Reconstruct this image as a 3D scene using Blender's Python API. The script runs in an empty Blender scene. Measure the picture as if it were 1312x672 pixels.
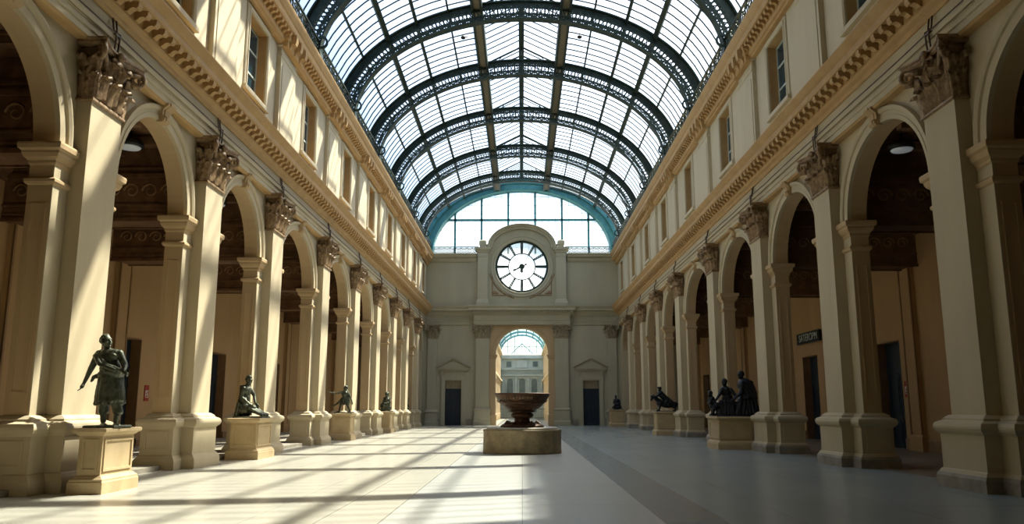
import bpy, bmesh, math, random
from mathutils import Vector, Matrix, Euler
random.seed(7)
PI = math.pi
SC = bpy.context.scene
COL = SC.collection

# ---------------------------------------------------------------- camera
F_PX = 1040.0
d = Vector(((669 - 656) / F_PX, -(523 - 336) / F_PX, 1.0)).normalized()   # world +Y in camera axes (x right, y up, z forward)
Zc = Vector((0, d.z, -d.y)).normalized()
Xc = Zc.cross(d)
if Xc.x < 0: Xc = -Xc
# world vectors of the camera's right / up / forward
right = Vector((Xc.x, d.x, Zc.x)); up = Vector((Xc.y, d.y, Zc.y)); fwd = Vector((Xc.z, d.z, Zc.z))
cam = bpy.data.cameras.new('camera'); cam_o = bpy.data.objects.new('camera', cam); COL.objects.link(cam_o)
M = Matrix((right, up, -fwd)).transposed().to_4x4(); M.translation = Vector((0, 0, 1.5))
cam_o.matrix_world = M
cam.sensor_fit = 'HORIZONTAL'; cam.sensor_width = 36.0; cam.lens = F_PX / 1312 * 36
cam.clip_start = 0.1; cam.clip_end = 600
SC.camera = cam_o

# ---------------------------------------------------------------- light
SUN_DIR = Vector((0.50, 0.50, 1.0)).normalized()      # towards the sun
SUN_STRENGTH = 48.0
SKY_STRENGTH = 1.0
w = bpy.data.worlds.new('sky'); SC.world = w; w.use_nodes = True
nt = w.node_tree; nt.nodes.clear()
sky = nt.nodes.new('ShaderNodeTexSky'); sky.sky_type = 'NISHITA'; sky.sun_disc = False
sky.sun_elevation = math.asin(SUN_DIR.z); sky.sun_rotation = math.atan2(SUN_DIR.x, SUN_DIR.y)
sky.air_density = 1.2; sky.dust_density = 3.0; sky.ozone_density = 1.5
bg = nt.nodes.new('ShaderNodeBackground'); bg.inputs[1].default_value = SKY_STRENGTH
wo = nt.nodes.new('ShaderNodeOutputWorld')
nt.links.new(sky.outputs[0], bg.inputs[0]); nt.links.new(bg.outputs[0], wo.inputs[0])
sun = bpy.data.lights.new('sun', 'SUN'); sun.energy = SUN_STRENGTH; sun.angle = math.radians(0.9); sun.color = (1.0, 0.91, 0.76)
sun_o = bpy.data.objects.new('sun', sun); COL.objects.link(sun_o)
sun_o.rotation_euler = (-SUN_DIR).to_track_quat('-Z', 'Y').to_euler()
sun_o.location = (20, 30, 40)
SC.view_settings.view_transform = 'Standard'; SC.view_settings.look = 'None'
SC.view_settings.exposure = -1.45; SC.view_settings.gamma = 1.0; SC.view_settings.use_curve_mapping = False
cy = SC.cycles
cy.max_bounces = 10; cy.diffuse_bounces = 6; cy.glossy_bounces = 3; cy.transparent_max_bounces = 24; cy.transmission_bounces = 6
cy.sample_clamp_indirect = 6.0; cy.caustics_reflective = False; cy.caustics_refractive = False
cy.use_denoising = True

# ---------------------------------------------------------------- materials
def new_mat(name):
    m = bpy.data.materials.new(name); m.use_nodes = True
    return m, m.node_tree, m.node_tree.nodes['Principled BSDF']

def N(nt, kind, **kw):
    n = nt.nodes.new(kind)
    for k, v in kw.items(): setattr(n, k, v)
    return n

def stone(name, c1, c2, scale=1.5, rough=0.75, bump=0.1, bscale=25, metallic=0.0, detail=6, c3=None, streak=False, spec=0.3):
    m, nt, b = new_mat(name)
    tc = N(nt, 'ShaderNodeTexCoord')
    mp = N(nt, 'ShaderNodeMapping')
    geo = N(nt, 'ShaderNodeNewGeometry')
    nt.links.new(geo.outputs['Position'], mp.inputs[0])
    if streak: mp.inputs['Scale'].default_value = (1, 1, 0.25)
    n1 = N(nt, 'ShaderNodeTexNoise'); n1.inputs['Scale'].default_value = scale; n1.inputs['Detail'].default_value = detail
    n1.inputs['Roughness'].default_value = 0.65
    nt.links.new(mp.outputs[0], n1.inputs['Vector'])
    cr = N(nt, 'ShaderNodeValToRGB'); cr.color_ramp.elements[0].position = 0.33; cr.color_ramp.elements[1].position = 0.68
    cr.color_ramp.elements[0].color = (*c1, 1); cr.color_ramp.elements[1].color = (*c2, 1)
    if c3:
        e = cr.color_ramp.elements.new(0.5); e.color = (*c3, 1)
    nt.links.new(n1.outputs[0], cr.inputs[0]); nt.links.new(cr.outputs[0], b.inputs['Base Color'])
    b.inputs['Roughness'].default_value = rough; b.inputs['Metallic'].default_value = metallic
    b.inputs['Specular IOR Level'].default_value = spec
    if bump:
        n2 = N(nt, 'ShaderNodeTexNoise'); n2.inputs['Scale'].default_value = bscale; n2.inputs['Detail'].default_value = 5
        nt.links.new(mp.outputs[0], n2.inputs['Vector'])
        bp = N(nt, 'ShaderNodeBump'); bp.inputs['Strength'].default_value = bump; bp.inputs['Distance'].default_value = 0.02
        nt.links.new(n2.outputs[0], bp.inputs['Height']); nt.links.new(bp.outputs[0], b.inputs['Normal'])
    return m

MAT = {}
MAT['stucco'] = stone('cream_stucco', (0.435, 0.368, 0.245), (0.495, 0.425, 0.29), 0.9, 0.8, 0.06, 30, streak=True)
MAT['stucco_upper'] = stone('pale_stucco', (0.49, 0.43, 0.305), (0.56, 0.495, 0.355), 0.9, 0.8, 0.06, 30, streak=True)
MAT['stucco_end'] = stone('grey_stucco', (0.365, 0.345, 0.25), (0.425, 0.40, 0.29), 0.7, 0.8, 0.05, 30, streak=True)
MAT['ochre'] = stone('ochre_moulding', (0.42, 0.265, 0.115), (0.50, 0.33, 0.155), 2.0, 0.65, 0.12, 30)
MAT['jamb'] = stone('ochre_bounce_stucco', (0.42, 0.30, 0.165), (0.48, 0.35, 0.20), 0.9, 0.8, 0.06, 30, streak=True)  # warm bounce light on the pier sides is put into this colour
MAT['gilt'] = stone('brown_gilded_plaster', (0.15, 0.09, 0.045), (0.40, 0.28, 0.155), 7.0, 0.5, 0.3, 45, c3=(0.26, 0.17, 0.09), spec=0.4)
MAT['cap_end'] = stone('grey_brown_plaster', (0.20, 0.165, 0.105), (0.38, 0.32, 0.215), 9.0, 0.6, 0.3, 40)
MAT['plinth'] = stone('grey_plinth_stone', (0.20, 0.185, 0.15), (0.33, 0.30, 0.24), 3.0, 0.7, 0.15, 30)
MAT['pedestal'] = stone('sandstone_pedestal', (0.42, 0.32, 0.18), (0.50, 0.39, 0.235), 2.0, 0.7, 0.08, 35)
MAT['aisle'] = stone('ochre_aisle_plaster', (0.40, 0.25, 0.115), (0.46, 0.30, 0.145), 0.6, 0.85, 0.05, 25, streak=True)
MAT['wood'] = stone('brown_coffer_wood', (0.10, 0.052, 0.026), (0.20, 0.11, 0.055), 3.0, 0.6, 0.2, 20)
MAT['wood_light'] = stone('gilt_wood_moulding', (0.24, 0.14, 0.065), (0.33, 0.20, 0.10), 3.0, 0.55, 0.1, 20)
MAT['door'] = stone('dark_navy_door', (0.010, 0.018, 0.028), (0.018, 0.030, 0.045), 4.0, 0.45, 0.05, 20)
MAT['iron'] = stone('dark_green_iron', (0.018, 0.034, 0.030), (0.042, 0.066, 0.056), 5.0, 0.5, 0.1, 20, metallic=0.3)
MAT['iron_tan'] = stone('tan_riveted_plate', (0.15, 0.14, 0.10), (0.24, 0.215, 0.15), 8.0, 0.6, 0.2, 40)
MAT['teal'] = stone('teal_painted_iron', (0.07, 0.27, 0.32), (0.11, 0.36, 0.41), 2.5, 0.5, 0.1, 20, metallic=0.2)
MAT['bronze'] = stone('green_black_bronze', (0.030, 0.034, 0.024), (0.13, 0.145, 0.105), 7.0, 0.46, 0.4, 30, metallic=0.7, spec=0.5)
MAT['bronze_dark'] = stone('blue_black_bronze', (0.010, 0.012, 0.016), (0.035, 0.038, 0.045), 7.0, 0.42, 0.4, 30, metallic=0.7, spec=0.5)
MAT['rust'] = stone('rusty_brown_bronze', (0.028, 0.015, 0.010), (0.095, 0.045, 0.022), 5.0, 0.5, 0.5, 25, metallic=0.4)
MAT['drum'] = stone('weathered_brown_stone', (0.17, 0.135, 0.075), (0.31, 0.245, 0.14), 3.0, 0.6, 0.25, 25)
MAT['drum_top'] = stone('pale_worn_slab', (0.34, 0.33, 0.27), (0.46, 0.44, 0.36), 4.0, 0.45, 0.15, 25)
MAT['far'] = stone('haze_blue_stone', (0.42, 0.50, 0.50), (0.52, 0.60, 0.59), 1.0, 0.8, 0.05, 25)  # blue distance haze is mixed into the stone colour
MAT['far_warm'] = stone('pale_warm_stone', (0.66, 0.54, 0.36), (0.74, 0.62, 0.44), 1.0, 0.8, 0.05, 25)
MAT['far_dark'] = stone('grey_blue_glass', (0.10, 0.15, 0.16), (0.16, 0.22, 0.23), 1.0, 0.3, 0.0, 25)
MAT['red'] = stone('red_notice_print', (0.30, 0.03, 0.02), (0.36, 0.05, 0.03), 4, 0.6, 0)
MAT['white'] = stone('off_white_print', (0.55, 0.50, 0.45), (0.62, 0.57, 0.50), 4, 0.6, 0)
MAT['black'] = stone('black_metal', (0.010, 0.010, 0.010), (0.02, 0.02, 0.02), 4, 0.5, 0.05)
MAT['letter'] = stone('pale_letters', (0.40, 0.46, 0.42), (0.55, 0.60, 0.55), 4, 0.5, 0)
MAT['cable'] = stone('brown_conduit', (0.07, 0.045, 0.03), (0.13, 0.09, 0.06), 4, 0.5, 0)

def glass_mat(name, tint, trans=0.25, gloss=0.06):
    m = bpy.data.materials.new(name); m.use_nodes = True; nt = m.node_tree; nt.nodes.clear()
    o = N(nt, 'ShaderNodeOutputMaterial')
    tr = N(nt, 'ShaderNodeBsdfTransparent'); tr.inputs[0].default_value = (*tint, 1)
    tl = N(nt, 'ShaderNodeBsdfTranslucent'); tl.inputs[0].default_value = (0.9, 0.93, 0.92, 1)
    gl = N(nt, 'ShaderNodeBsdfGlossy'); gl.inputs['Roughness'].default_value = 0.15; gl.inputs[0].default_value = (0.9, 0.95, 1, 1)
    geo = N(nt, 'ShaderNodeNewGeometry')
    ns = N(nt, 'ShaderNodeTexNoise'); ns.inputs['Scale'].default_value = 1.2; ns.inputs['Detail'].default_value = 4
    nt.links.new(geo.outputs['Position'], ns.inputs['Vector'])
    mr = N(nt, 'ShaderNodeMapRange'); mr.inputs[1].default_value = 0.3; mr.inputs[2].default_value = 0.7
    mr.inputs[3].default_value = trans * 0.7; mr.inputs[4].default_value = trans * 1.3
    nt.links.new(ns.outputs[0], mr.inputs[0])
    a = N(nt, 'ShaderNodeMixShader'); b = N(nt, 'ShaderNodeMixShader'); b.inputs[0].default_value = gloss
    nt.links.new(mr.outputs[0], a.inputs[0]); nt.links.new(tr.outputs[0], a.inputs[1]); nt.links.new(tl.outputs[0], a.inputs[2])
    nt.links.new(a.outputs[0], b.inputs[1]); nt.links.new(gl.outputs[0], b.inputs[2]); nt.links.new(b.outputs[0], o.inputs[0])
    return m
MAT['roof_glass'] = glass_mat('roof_glass', (0.92, 0.97, 0.97), 0.14)
MAT['lunette_glass'] = glass_mat('lunette_glass', (0.90, 0.97, 0.98), 0.35)
MAT['clock_glass'] = glass_mat('clock_glass', (0.95, 0.97, 0.95), 0.45)
def pane_mat():
    m, nt, b = new_mat('dark_teal_window_glass')
    b.inputs['Base Color'].default_value = (0.012, 0.045, 0.065, 1); b.inputs['Roughness'].default_value = 0.08
    b.inputs['Specular IOR Level'].default_value = 0.8
    return m
MAT['pane'] = pane_mat()
def lamp_mat():
    m, nt, b = new_mat('ceiling_lamp_diffuser')
    b.inputs['Base Color'].default_value = (0.6, 0.62, 0.6, 1); b.inputs['Roughness'].default_value = 0.4
    b.inputs['Emission Color'].default_value = (0.8, 0.9, 1.0, 1); b.inputs['Emission Strength'].default_value = 0.25
    return m
MAT['lamp'] = lamp_mat()

def floor_mat():
    m, nt, b = new_mat('polished_stone_floor')
    geo = N(nt, 'ShaderNodeNewGeometry'); sp = N(nt, 'ShaderNodeSeparateXYZ'); nt.links.new(geo.outputs['Position'], sp.inputs[0])
    L = nt.links.new
    def math_(op, a, bb, c=None):
        n = N(nt, 'ShaderNodeMath', operation=op)
        for i, v in enumerate((a, bb, c)):
            if v is None: continue
            if isinstance(v, (int, float)): n.inputs[i].default_value = v
            else: L(v, n.inputs[i])
        return n.outputs[0]
    X, Y = sp.outputs[0], sp.outputs[1]
    ax = math_('ABSOLUTE', X, 0)
    n1 = N(nt, 'ShaderNodeTexNoise'); n1.inputs['Scale'].default_value = 0.5; n1.inputs['Detail'].default_value = 3; n1.inputs['Roughness'].default_value = 0.5
    mp = N(nt, 'ShaderNodeMapping'); mp.inputs['Scale'].default_value = (1.0, 0.6, 1); L(geo.outputs['Position'], mp.inputs[0]); L(mp.outputs[0], n1.inputs['Vector'])
    def ramp(c1, c2):
        r = N(nt, 'ShaderNodeValToRGB'); r.color_ramp.elements[0].position = 0.2; r.color_ramp.elements[1].position = 0.8
        r.color_ramp.elements[0].color = (*c1, 1); r.color_ramp.elements[1].color = (*c2, 1); L(n1.outputs[0], r.inputs[0]); return r.outputs[0]
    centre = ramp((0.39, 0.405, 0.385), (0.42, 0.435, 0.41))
    side = ramp((0.22, 0.265, 0.258), (0.27, 0.315, 0.305))  # right of the centre: cool shade painted into the floor colour
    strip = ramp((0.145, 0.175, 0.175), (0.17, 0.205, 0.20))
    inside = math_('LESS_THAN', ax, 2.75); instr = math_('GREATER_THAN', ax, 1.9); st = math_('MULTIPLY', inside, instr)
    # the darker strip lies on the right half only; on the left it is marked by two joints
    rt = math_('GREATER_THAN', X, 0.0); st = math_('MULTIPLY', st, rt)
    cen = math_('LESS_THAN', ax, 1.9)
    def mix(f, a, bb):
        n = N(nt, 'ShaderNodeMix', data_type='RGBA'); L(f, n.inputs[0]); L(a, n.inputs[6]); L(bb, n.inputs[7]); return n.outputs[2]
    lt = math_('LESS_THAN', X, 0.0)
    warm = ramp((0.38, 0.375, 0.325), (0.41, 0.405, 0.35))  # left half: sunlit tone painted into the floor colour
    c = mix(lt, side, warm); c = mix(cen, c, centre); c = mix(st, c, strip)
    # joints: longitudinal lines at |x| = 1.9, 2.75, 0 and transverse every 3.3 m; side slabs 1.4 m wide
    def line(v, at, wd): 
        q = math_('SUBTRACT', v, at); q = math_('ABSOLUTE', q, 0); return math_('LESS_THAN', q, wd)
    j = line(ax, 1.9, 0.010)
    for a_, w_ in ((2.75, 0.010), (0.0, 0.006)): j = math_('MAXIMUM', j, line(ax, a_, w_))
    ym = math_('PINGPONG', Y, 1.65); j2 = line(ym, 0.0, 0.006)
    j = math_('MAXIMUM', j, j2)
    sx = math_('SUBTRACT', ax, 2.75); sx = math_('PINGPONG', sx, 1.0); j3 = math_('MULTIPLY', line(sx, 1.0, 0.004), math_('GREATER_THAN', ax, 2.76)); j = math_('MAXIMUM', j, j3)
    dark = N(nt, 'ShaderNodeRGB'); dark.outputs[0].default_value = (0.10, 0.10, 0.09, 1)
    jm = math_('MULTIPLY', j, 0.65)
    c = mix(jm, c, dark.outputs[0])
    L(c, b.inputs['Base Color'])
    n2 = N(nt, 'ShaderNodeTexNoise'); n2.inputs['Scale'].default_value = 2.2; n2.inputs['Detail'].default_value = 6; L(geo.outputs['Position'], n2.inputs['Vector'])
    mr = N(nt, 'ShaderNodeMapRange'); mr.inputs[1].default_value = 0.3; mr.inputs[2].default_value = 0.7; mr.inputs[3].default_value = 0.22; mr.inputs[4].default_value = 0.34
    b.inputs['Roughness'].default_value = 0.26
    b.inputs['Specular IOR Level'].default_value = 0.5
    return m
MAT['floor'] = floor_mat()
MAT['aisle_floor'] = stone('brown_aisle_floor', (0.17, 0.14, 0.10), (0.24, 0.20, 0.15), 1.0, 0.4, 0.03, 20)

# ---------------------------------------------------------------- mesh helpers
class MB:
    def __init__(s): s.v = []; s.f = []; s.sm = []
    def add(s, vs, fs, smooth=False):
        o = len(s.v); s.v += [tuple(p) for p in vs]
        for f in fs: s.f.append(tuple(i + o for i in f)); s.sm.append(smooth)
    def box(s, x0, x1, y0, y1, z0, z1):
        vs = [(x, y, z) for x in (x0, x1) for y in (y0, y1) for z in (z0, z1)]
        s.add(vs, [(0, 1, 3, 2), (4, 6, 7, 5), (0, 4, 5, 1), (2, 3, 7, 6), (0, 2, 6, 4), (1, 5, 7, 3)])
    def taper(s, r0, z0, r1, z1):      # frustum between two rectangles (x0,x1,y0,y1)
        vs = []
        for (a, b, c, d_), z in ((r0, z0), (r1, z1)): vs += [(a, c, z), (b, c, z), (b, d_, z), (a, d_, z)]
        s.add(vs, [(3, 2, 1, 0), (4, 5, 6, 7), (0, 1, 5, 4), (1, 2, 6, 5), (2, 3, 7, 6), (3, 0, 4, 7)])
    def stack(s, poly, prof):          # closed footprint grown by (offset, z) rings
        n = len(poly); rings = []
        for off, z in prof: rings += [(x, y, z) for x, y in offset_poly(poly, off)]
        fs = []
        for k in range(len(prof) - 1):
            for i in range(n):
                j = (i + 1) % n; fs.append((k * n + i, k * n + j, (k + 1) * n + j, (k + 1) * n + i))
        fs.append(tuple(reversed(range(n)))); fs.append(tuple((len(prof) - 1) * n + i for i in range(n)))
        s.add(rings, fs)
    def sweep(s, frames, prof, closed=False, caps=True, smooth=False):   # frames: (origin, axisA, axisB); prof: (a, b)
        n = len(prof); vs = []
        for o, A, B in frames: vs += [Vector(o) + A * a + B * b for a, b in prof]
        fs = []; m = len(frames)
        for k in range(m if closed else m - 1):
            k2 = (k + 1) % m
            for i in range(n):
                j = (i + 1) % n; fs.append((k * n + i, k * n + j, k2 * n + j, k2 * n + i))
        if caps and not closed:
            fs.append(tuple(reversed(range(n)))); fs.append(tuple((m - 1) * n + i for i in range(n)))
        s.add(vs, fs, smooth)
    def lathe(s, prof, c=(0, 0), n=48, smooth=True, ang0=0, ang=2 * PI, ripple=None):
        vs = []; full = abs(ang - 2 * PI) < 1e-6
        for r, z in prof:
            for i in range(n):
                a = ang0 + ang * i / (n if full else n - 1); rr = r * (ripple(a, z) if ripple else 1)
                vs.append((c[0] + rr * math.cos(a), c[1] + rr * math.sin(a), z))
        fs = []
        for k in range(len(prof) - 1):
            for i in range(n if full else n - 1):
                j = (i + 1) % n; fs.append((k * n + i, k * n + j, (k + 1) * n + j, (k + 1) * n + i))
        if full: fs.append(tuple(reversed(range(n)))); fs.append(tuple((len(prof) - 1) * n + i for i in range(n)))
        s.add(vs, fs, smooth)
    def tube(s, pts, r, n=6, smooth=True, cap=True):
        pts = [Vector(p) for p in pts]; m = len(pts); vs = []
        ref = Vector((0.13, 0.31, 0.94))
        for k, p in enumerate(pts):
            t = (pts[min(k + 1, m - 1)] - pts[max(k - 1, 0)]).normalized()
            a = t.cross(ref)
            if a.length < 0.05: a = t.cross(Vector((1, 0, 0)))
            a.normalize(); b = t.cross(a); rr = r[k] if isinstance(r, (list, tuple)) else r
            for i in range(n):
                g = 2 * PI * i / n; vs.append(p + (a * math.cos(g) + b * math.sin(g)) * rr)
        fs = [(k * n + i, k * n + (i + 1) % n, (k + 1) * n + (i + 1) % n, (k + 1) * n + i) for k in range(m - 1) for i in range(n)]
        if cap: fs.append(tuple(reversed(range(n)))); fs.append(tuple((m - 1) * n + i for i in range(n)))
        s.add(vs, fs, smooth)
    def ribbon(s, pts, wd, y0, y1, mp):   # flat 2-D curve (u, w) given width wd and thickness y0..y1, mapped by mp(u, w, t)
        m = len(pts); vs = []
        for k in range(m):
            a = Vector(pts[max(k - 1, 0)]); b = Vector(pts[min(k + 1, m - 1)]); t = b - a
            if t.length < 1e-9: t = Vector((1, 0))
            t.normalize(); nn = Vector((-t.y, t.x)) * wd / 2; p = Vector(pts[k])
            for q, yy in ((p + nn, y0), (p - nn, y0), (p - nn, y1), (p + nn, y1)): vs.append(mp(q.x, q.y, yy))
        fs = [(k * 4 + i, k * 4 + (i + 1) % 4, k * 4 + 4 + (i + 1) % 4, k * 4 + 4 + i) for k in range(m - 1) for i in range(4)]
        s.add(vs, fs)
    def ball(s, c, r, rot=None, nu=12, nv=8):
        if isinstance(r, (int, float)): r = (r, r, r)
        R = Euler(rot).to_matrix() if rot else Matrix.Identity(3)
        vs = [Vector(c) + R @ Vector((0, 0, r[2]))]
        for j in range(1, nv):
            th = PI * j / nv
            for i in range(nu):
                ph = 2 * PI * i / nu
                vs.append(Vector(c) + R @ Vector((r[0] * math.sin(th) * math.cos(ph), r[1] * math.sin(th) * math.sin(ph), r[2] * math.cos(th))))
        vs.append(Vector(c) + R @ Vector((0, 0, -r[2])))
        fs = [(0, 1 + i, 1 + (i + 1) % nu) for i in range(nu)]
        for j in range(nv - 2):
            for i in range(nu):
                a = 1 + j * nu + i; b = 1 + j * nu + (i + 1) % nu; fs.append((a, a + nu, b + nu, b))
        e = len(vs) - 1; fs += [(e, e - nu + (i + 1) % nu, e - nu + i) for i in range(nu)]
        s.add(vs, fs, True)
    def cone(s, p0, r0, p1, r1, n=12):  # limb segment: a tapering tube with round ends
        s.tube([p0, p1], [r0, r1], n); s.ball(p0, r0, nu=n); s.ball(p1, r1, nu=n)
    def build(s, name, mat, parent=None, loc=None):
        me = bpy.data.meshes.new(name); me.from_pydata(s.v, [], s.f)
        me.polygons.foreach_set('use_smooth', s.sm)
        bm = bmesh.new(); bm.from_mesh(me); bmesh.ops.recalc_face_normals(bm, faces=bm.faces); bm.to_mesh(me); bm.free()
        me.materials.append(MAT[mat] if isinstance(mat, str) else mat)
        o = bpy.data.objects.new(name, me); COL.objects.link(o)
        if parent: o.parent = parent
        if loc: o.location = loc
        return o

def offset_poly(poly, off):
    n = len(poly)
    area = sum(poly[i][0] * poly[(i + 1) % n][1] - poly[(i + 1) % n][0] * poly[i][1] for i in range(n))
    sgn = 1 if area > 0 else -1; out = []
    for i in range(n):
        p0 = Vector(poly[i - 1]); p = Vector(poly[i]); p1 = Vector(poly[(i + 1) % n])
        a = (p - p0).normalized(); b = (p1 - p).normalized()
        na = Vector((a.y, -a.x)) * sgn; nb = Vector((b.y, -b.x)) * sgn
        den = 1 + na.dot(nb); mv = (na + nb) / den if den > 1e-6 else na
        q = p + mv * off; out.append((q.x, q.y))
    return out

def rect(x0, x1, y0, y1): return [(x0, y0), (x1, y0), (x1, y1), (x0, y1)]

def thing(name, label, cat, loc=(0, 0, 0), rz=0, group=None):
    o = bpy.data.objects.new(name, None); COL.objects.link(o); o.empty_display_size = 0.3
    o.location = loc; o.rotation_euler = (0, 0, rz); o['label'] = label; o['category'] = cat
    if group: o['group'] = group
    return o
def tag(o, label, cat, group=None):
    o['label'] = label; o['category'] = cat
    if group: o['group'] = group
    return o
def struct(o, label, cat):
    o['kind'] = 'structure'; o['label'] = label; o['category'] = cat; return o
def sempty(name, label, cat, loc=(0, 0, 0), rz=0): return struct(thing(name, label, cat, loc, rz), label, cat)
def kids(o): return [c for c in COL.objects if c.parent == o]
def copy_tree(o, parent=None):
    c = o.copy(); COL.objects.link(c)
    if parent: c.parent = parent
    for ch in CH.get(o.name, kids(o)): copy_tree(ch, c)
    return c
CH = {}
def snap(o):                         # remember children of a prototype for quick copying
    ks = kids(o); CH[o.name] = ks
    for k in ks: snap(k)

# ---------------------------------------------------------------- main dimensions
Y0, YE = -5.0, 71.5                   # back and end wall planes
LP = [3.85, 9.75, 15.65, 21.55, 27.5, 34.6, 41.4, 47.8, 54.0, 60.0, 66.3]      # left pier centres
RP = [2.6, 9.2, 15.75, 22.35, 28.9, 36.2, 44.1, 50.8, 57.6, 64.5]              # right pier centres
ENDP = 71.9
SH, WL, BK = 8.45, 8.75, 9.22         # pilaster face, wall face, back of pier
AW = 14.0                             # aisle wall
SPR, RISE = 6.40, 1.92                # arch springing, rise
BH = 1.1                              # half width of a pier body
UW, UP = 8.55, 8.40                   # upper wall, upper pilaster face
ZC = 10.30                            # top of main cornice
ZU = 15.05                            # top of upper cornice
RIBS = [2.8, 9.7, 16.6, 23.5, 30.4, 37.3, 44.2, 51.7, 59.5, 66.4]
RA, RB, RZ = 8.05, 5.15, 15.2         # intrados of the ribs: half width, rise, springing

# ---------------------------------------------------------------- floor
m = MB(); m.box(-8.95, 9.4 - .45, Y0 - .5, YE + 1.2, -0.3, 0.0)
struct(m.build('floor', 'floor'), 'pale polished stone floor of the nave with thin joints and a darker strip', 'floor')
m = MB(); m.box(-14.95, -8.95, Y0 - .5, YE + .6, -0.3, 0.12)
m.box(-8.95, -8.8, Y0 - .5, YE, 0, .115)
struct(m.build('floor', 'plinth'), 'raised grey stone floor of the left aisle with its kerb', 'floor')
m = MB(); m.box(8.95, 14.95, Y0 - .5, YE + .6, -0.3, 0.0)
struct(m.build('floor', 'aisle_floor'), 'dark brownish floor of the right aisle', 'floor')

# ---------------------------------------------------------------- lower arcade walls
def arch_pts(hw, rise, n=32): return [(hw * math.cos(PI * i / n), SPR + rise * math.sin(PI * i / n)) for i in range(n + 1)]
def bays(P): return list(zip(P, P[1:] + [ENDP]))
def arcade_wall(s, P):
    m = MB(); sof = MB()
    z1 = 9.6
    Xf, Xb = s * WL, s * BK
    def q(y0, y1, za0, za1, zb):       # vertical strip quads front and back
        for X in (Xf, Xb): m.add([(X, y0, za0), (X, y1, za1), (X, y1, zb), (X, y0, zb)], [(0, 1, 2, 3)])
    m.box(min(Xf, Xb), max(Xf, Xb), Y0, P[0] - BH, 0, z1)
    for i, (a, b) in enumerate(bays(P)):
        hw = (b - a) / 2 - BH; c = (a + b) / 2
        q(a - BH, a + BH, SPR, SPR, z1)
        pts = arch_pts(hw, RISE)
        for k in range(len(pts) - 1):
            (u0, w0), (u1, w1) = pts[k], pts[k + 1]
            q(c + u0, c + u1, w0, w1, z1)
            sof.add([(Xf, c + u0, w0), (Xf, c + u1, w1), (Xb, c + u1, w1), (Xb, c + u0, w0)], [(0, 1, 2, 3)], True)
    m.box(min(Xf, Xb), max(Xf, Xb), ENDP - BH, YE + .1, 0, SPR); q(ENDP - BH, YE + .1, SPR, SPR, z1)
    side = 'left' if s < 0 else 'right'
    w_ = m.build('wall_' + side, 'stucco'); struct(w_, f'cream {"sunlit" if s < 0 else "shaded"} arcade wall on the {side} above the arches', 'wall')
    so = sof.build('arch_soffit', 'jamb', w_)
    return w_
arcade_wall(-1, LP); arcade_wall(1, RP)

# upper walls with windows
WZ0, WZ1, WHW = 11.30, 13.80, 0.90
def upper_wall(s, P):
    m = MB(); X0, X1 = sorted((s * UW, s * (UW + .55)))
    cs = [(a + b) / 2 for a, b in bays(P)]
    zb, zt = 9.4, 15.0
    m.box(X0, X1, Y0, YE + .1, zb, WZ0); m.box(X0, X1, Y0, YE + .1, WZ1, zt)
    edges = [Y0] + [e for c in cs for e in (c - WHW, c + WHW)] + [YE + .1]
    for k in range(0, len(edges), 2): m.box(X0, X1, edges[k], edges[k + 1], WZ0, WZ1)
    side = 'left' if s < 0 else 'right'
    o = struct(m.build('wall_' + side + '_upper', 'stucco_upper'), f'pale upper storey wall on the {side} with tall windows', 'wall')
    # pilasters of the upper storey with necking and base, part of the wall
    for y in P:
        p = MB(); x0, x1 = sorted((s * UP, s * UW)); h = .92
        poly = rect(x0, x1, y - h, y + h)
        p.stack(poly, [(0, ZC), (0, 13.62), (.03, 13.64), (.03, 13.72), (0.0, 13.74), (0, 13.98), (.05, 14.02), (.05, 14.12)])
        pp = p.build('upper_pilaster', 'stucco_upper', o)
        t = MB(); t.box(x0 + (.0 if s < 0 else -.02), x1 + (.02 if s < 0 else 0), y - h + .16, y + h - .16, 10.7, 13.35)
        t.build('panel', 'stucco_upper', pp)
    # plinth course
    c = MB(); c.box(X0 - .05 if s > 0 else X0, X1 + .05 if s < 0 else X1, Y0, YE, ZC - .1, 10.62)
    c.build('plinth_course', 'stucco_upper', o)
    return cs
LC = upper_wall(-1, LP); RC = upper_wall(1, RP)

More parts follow.
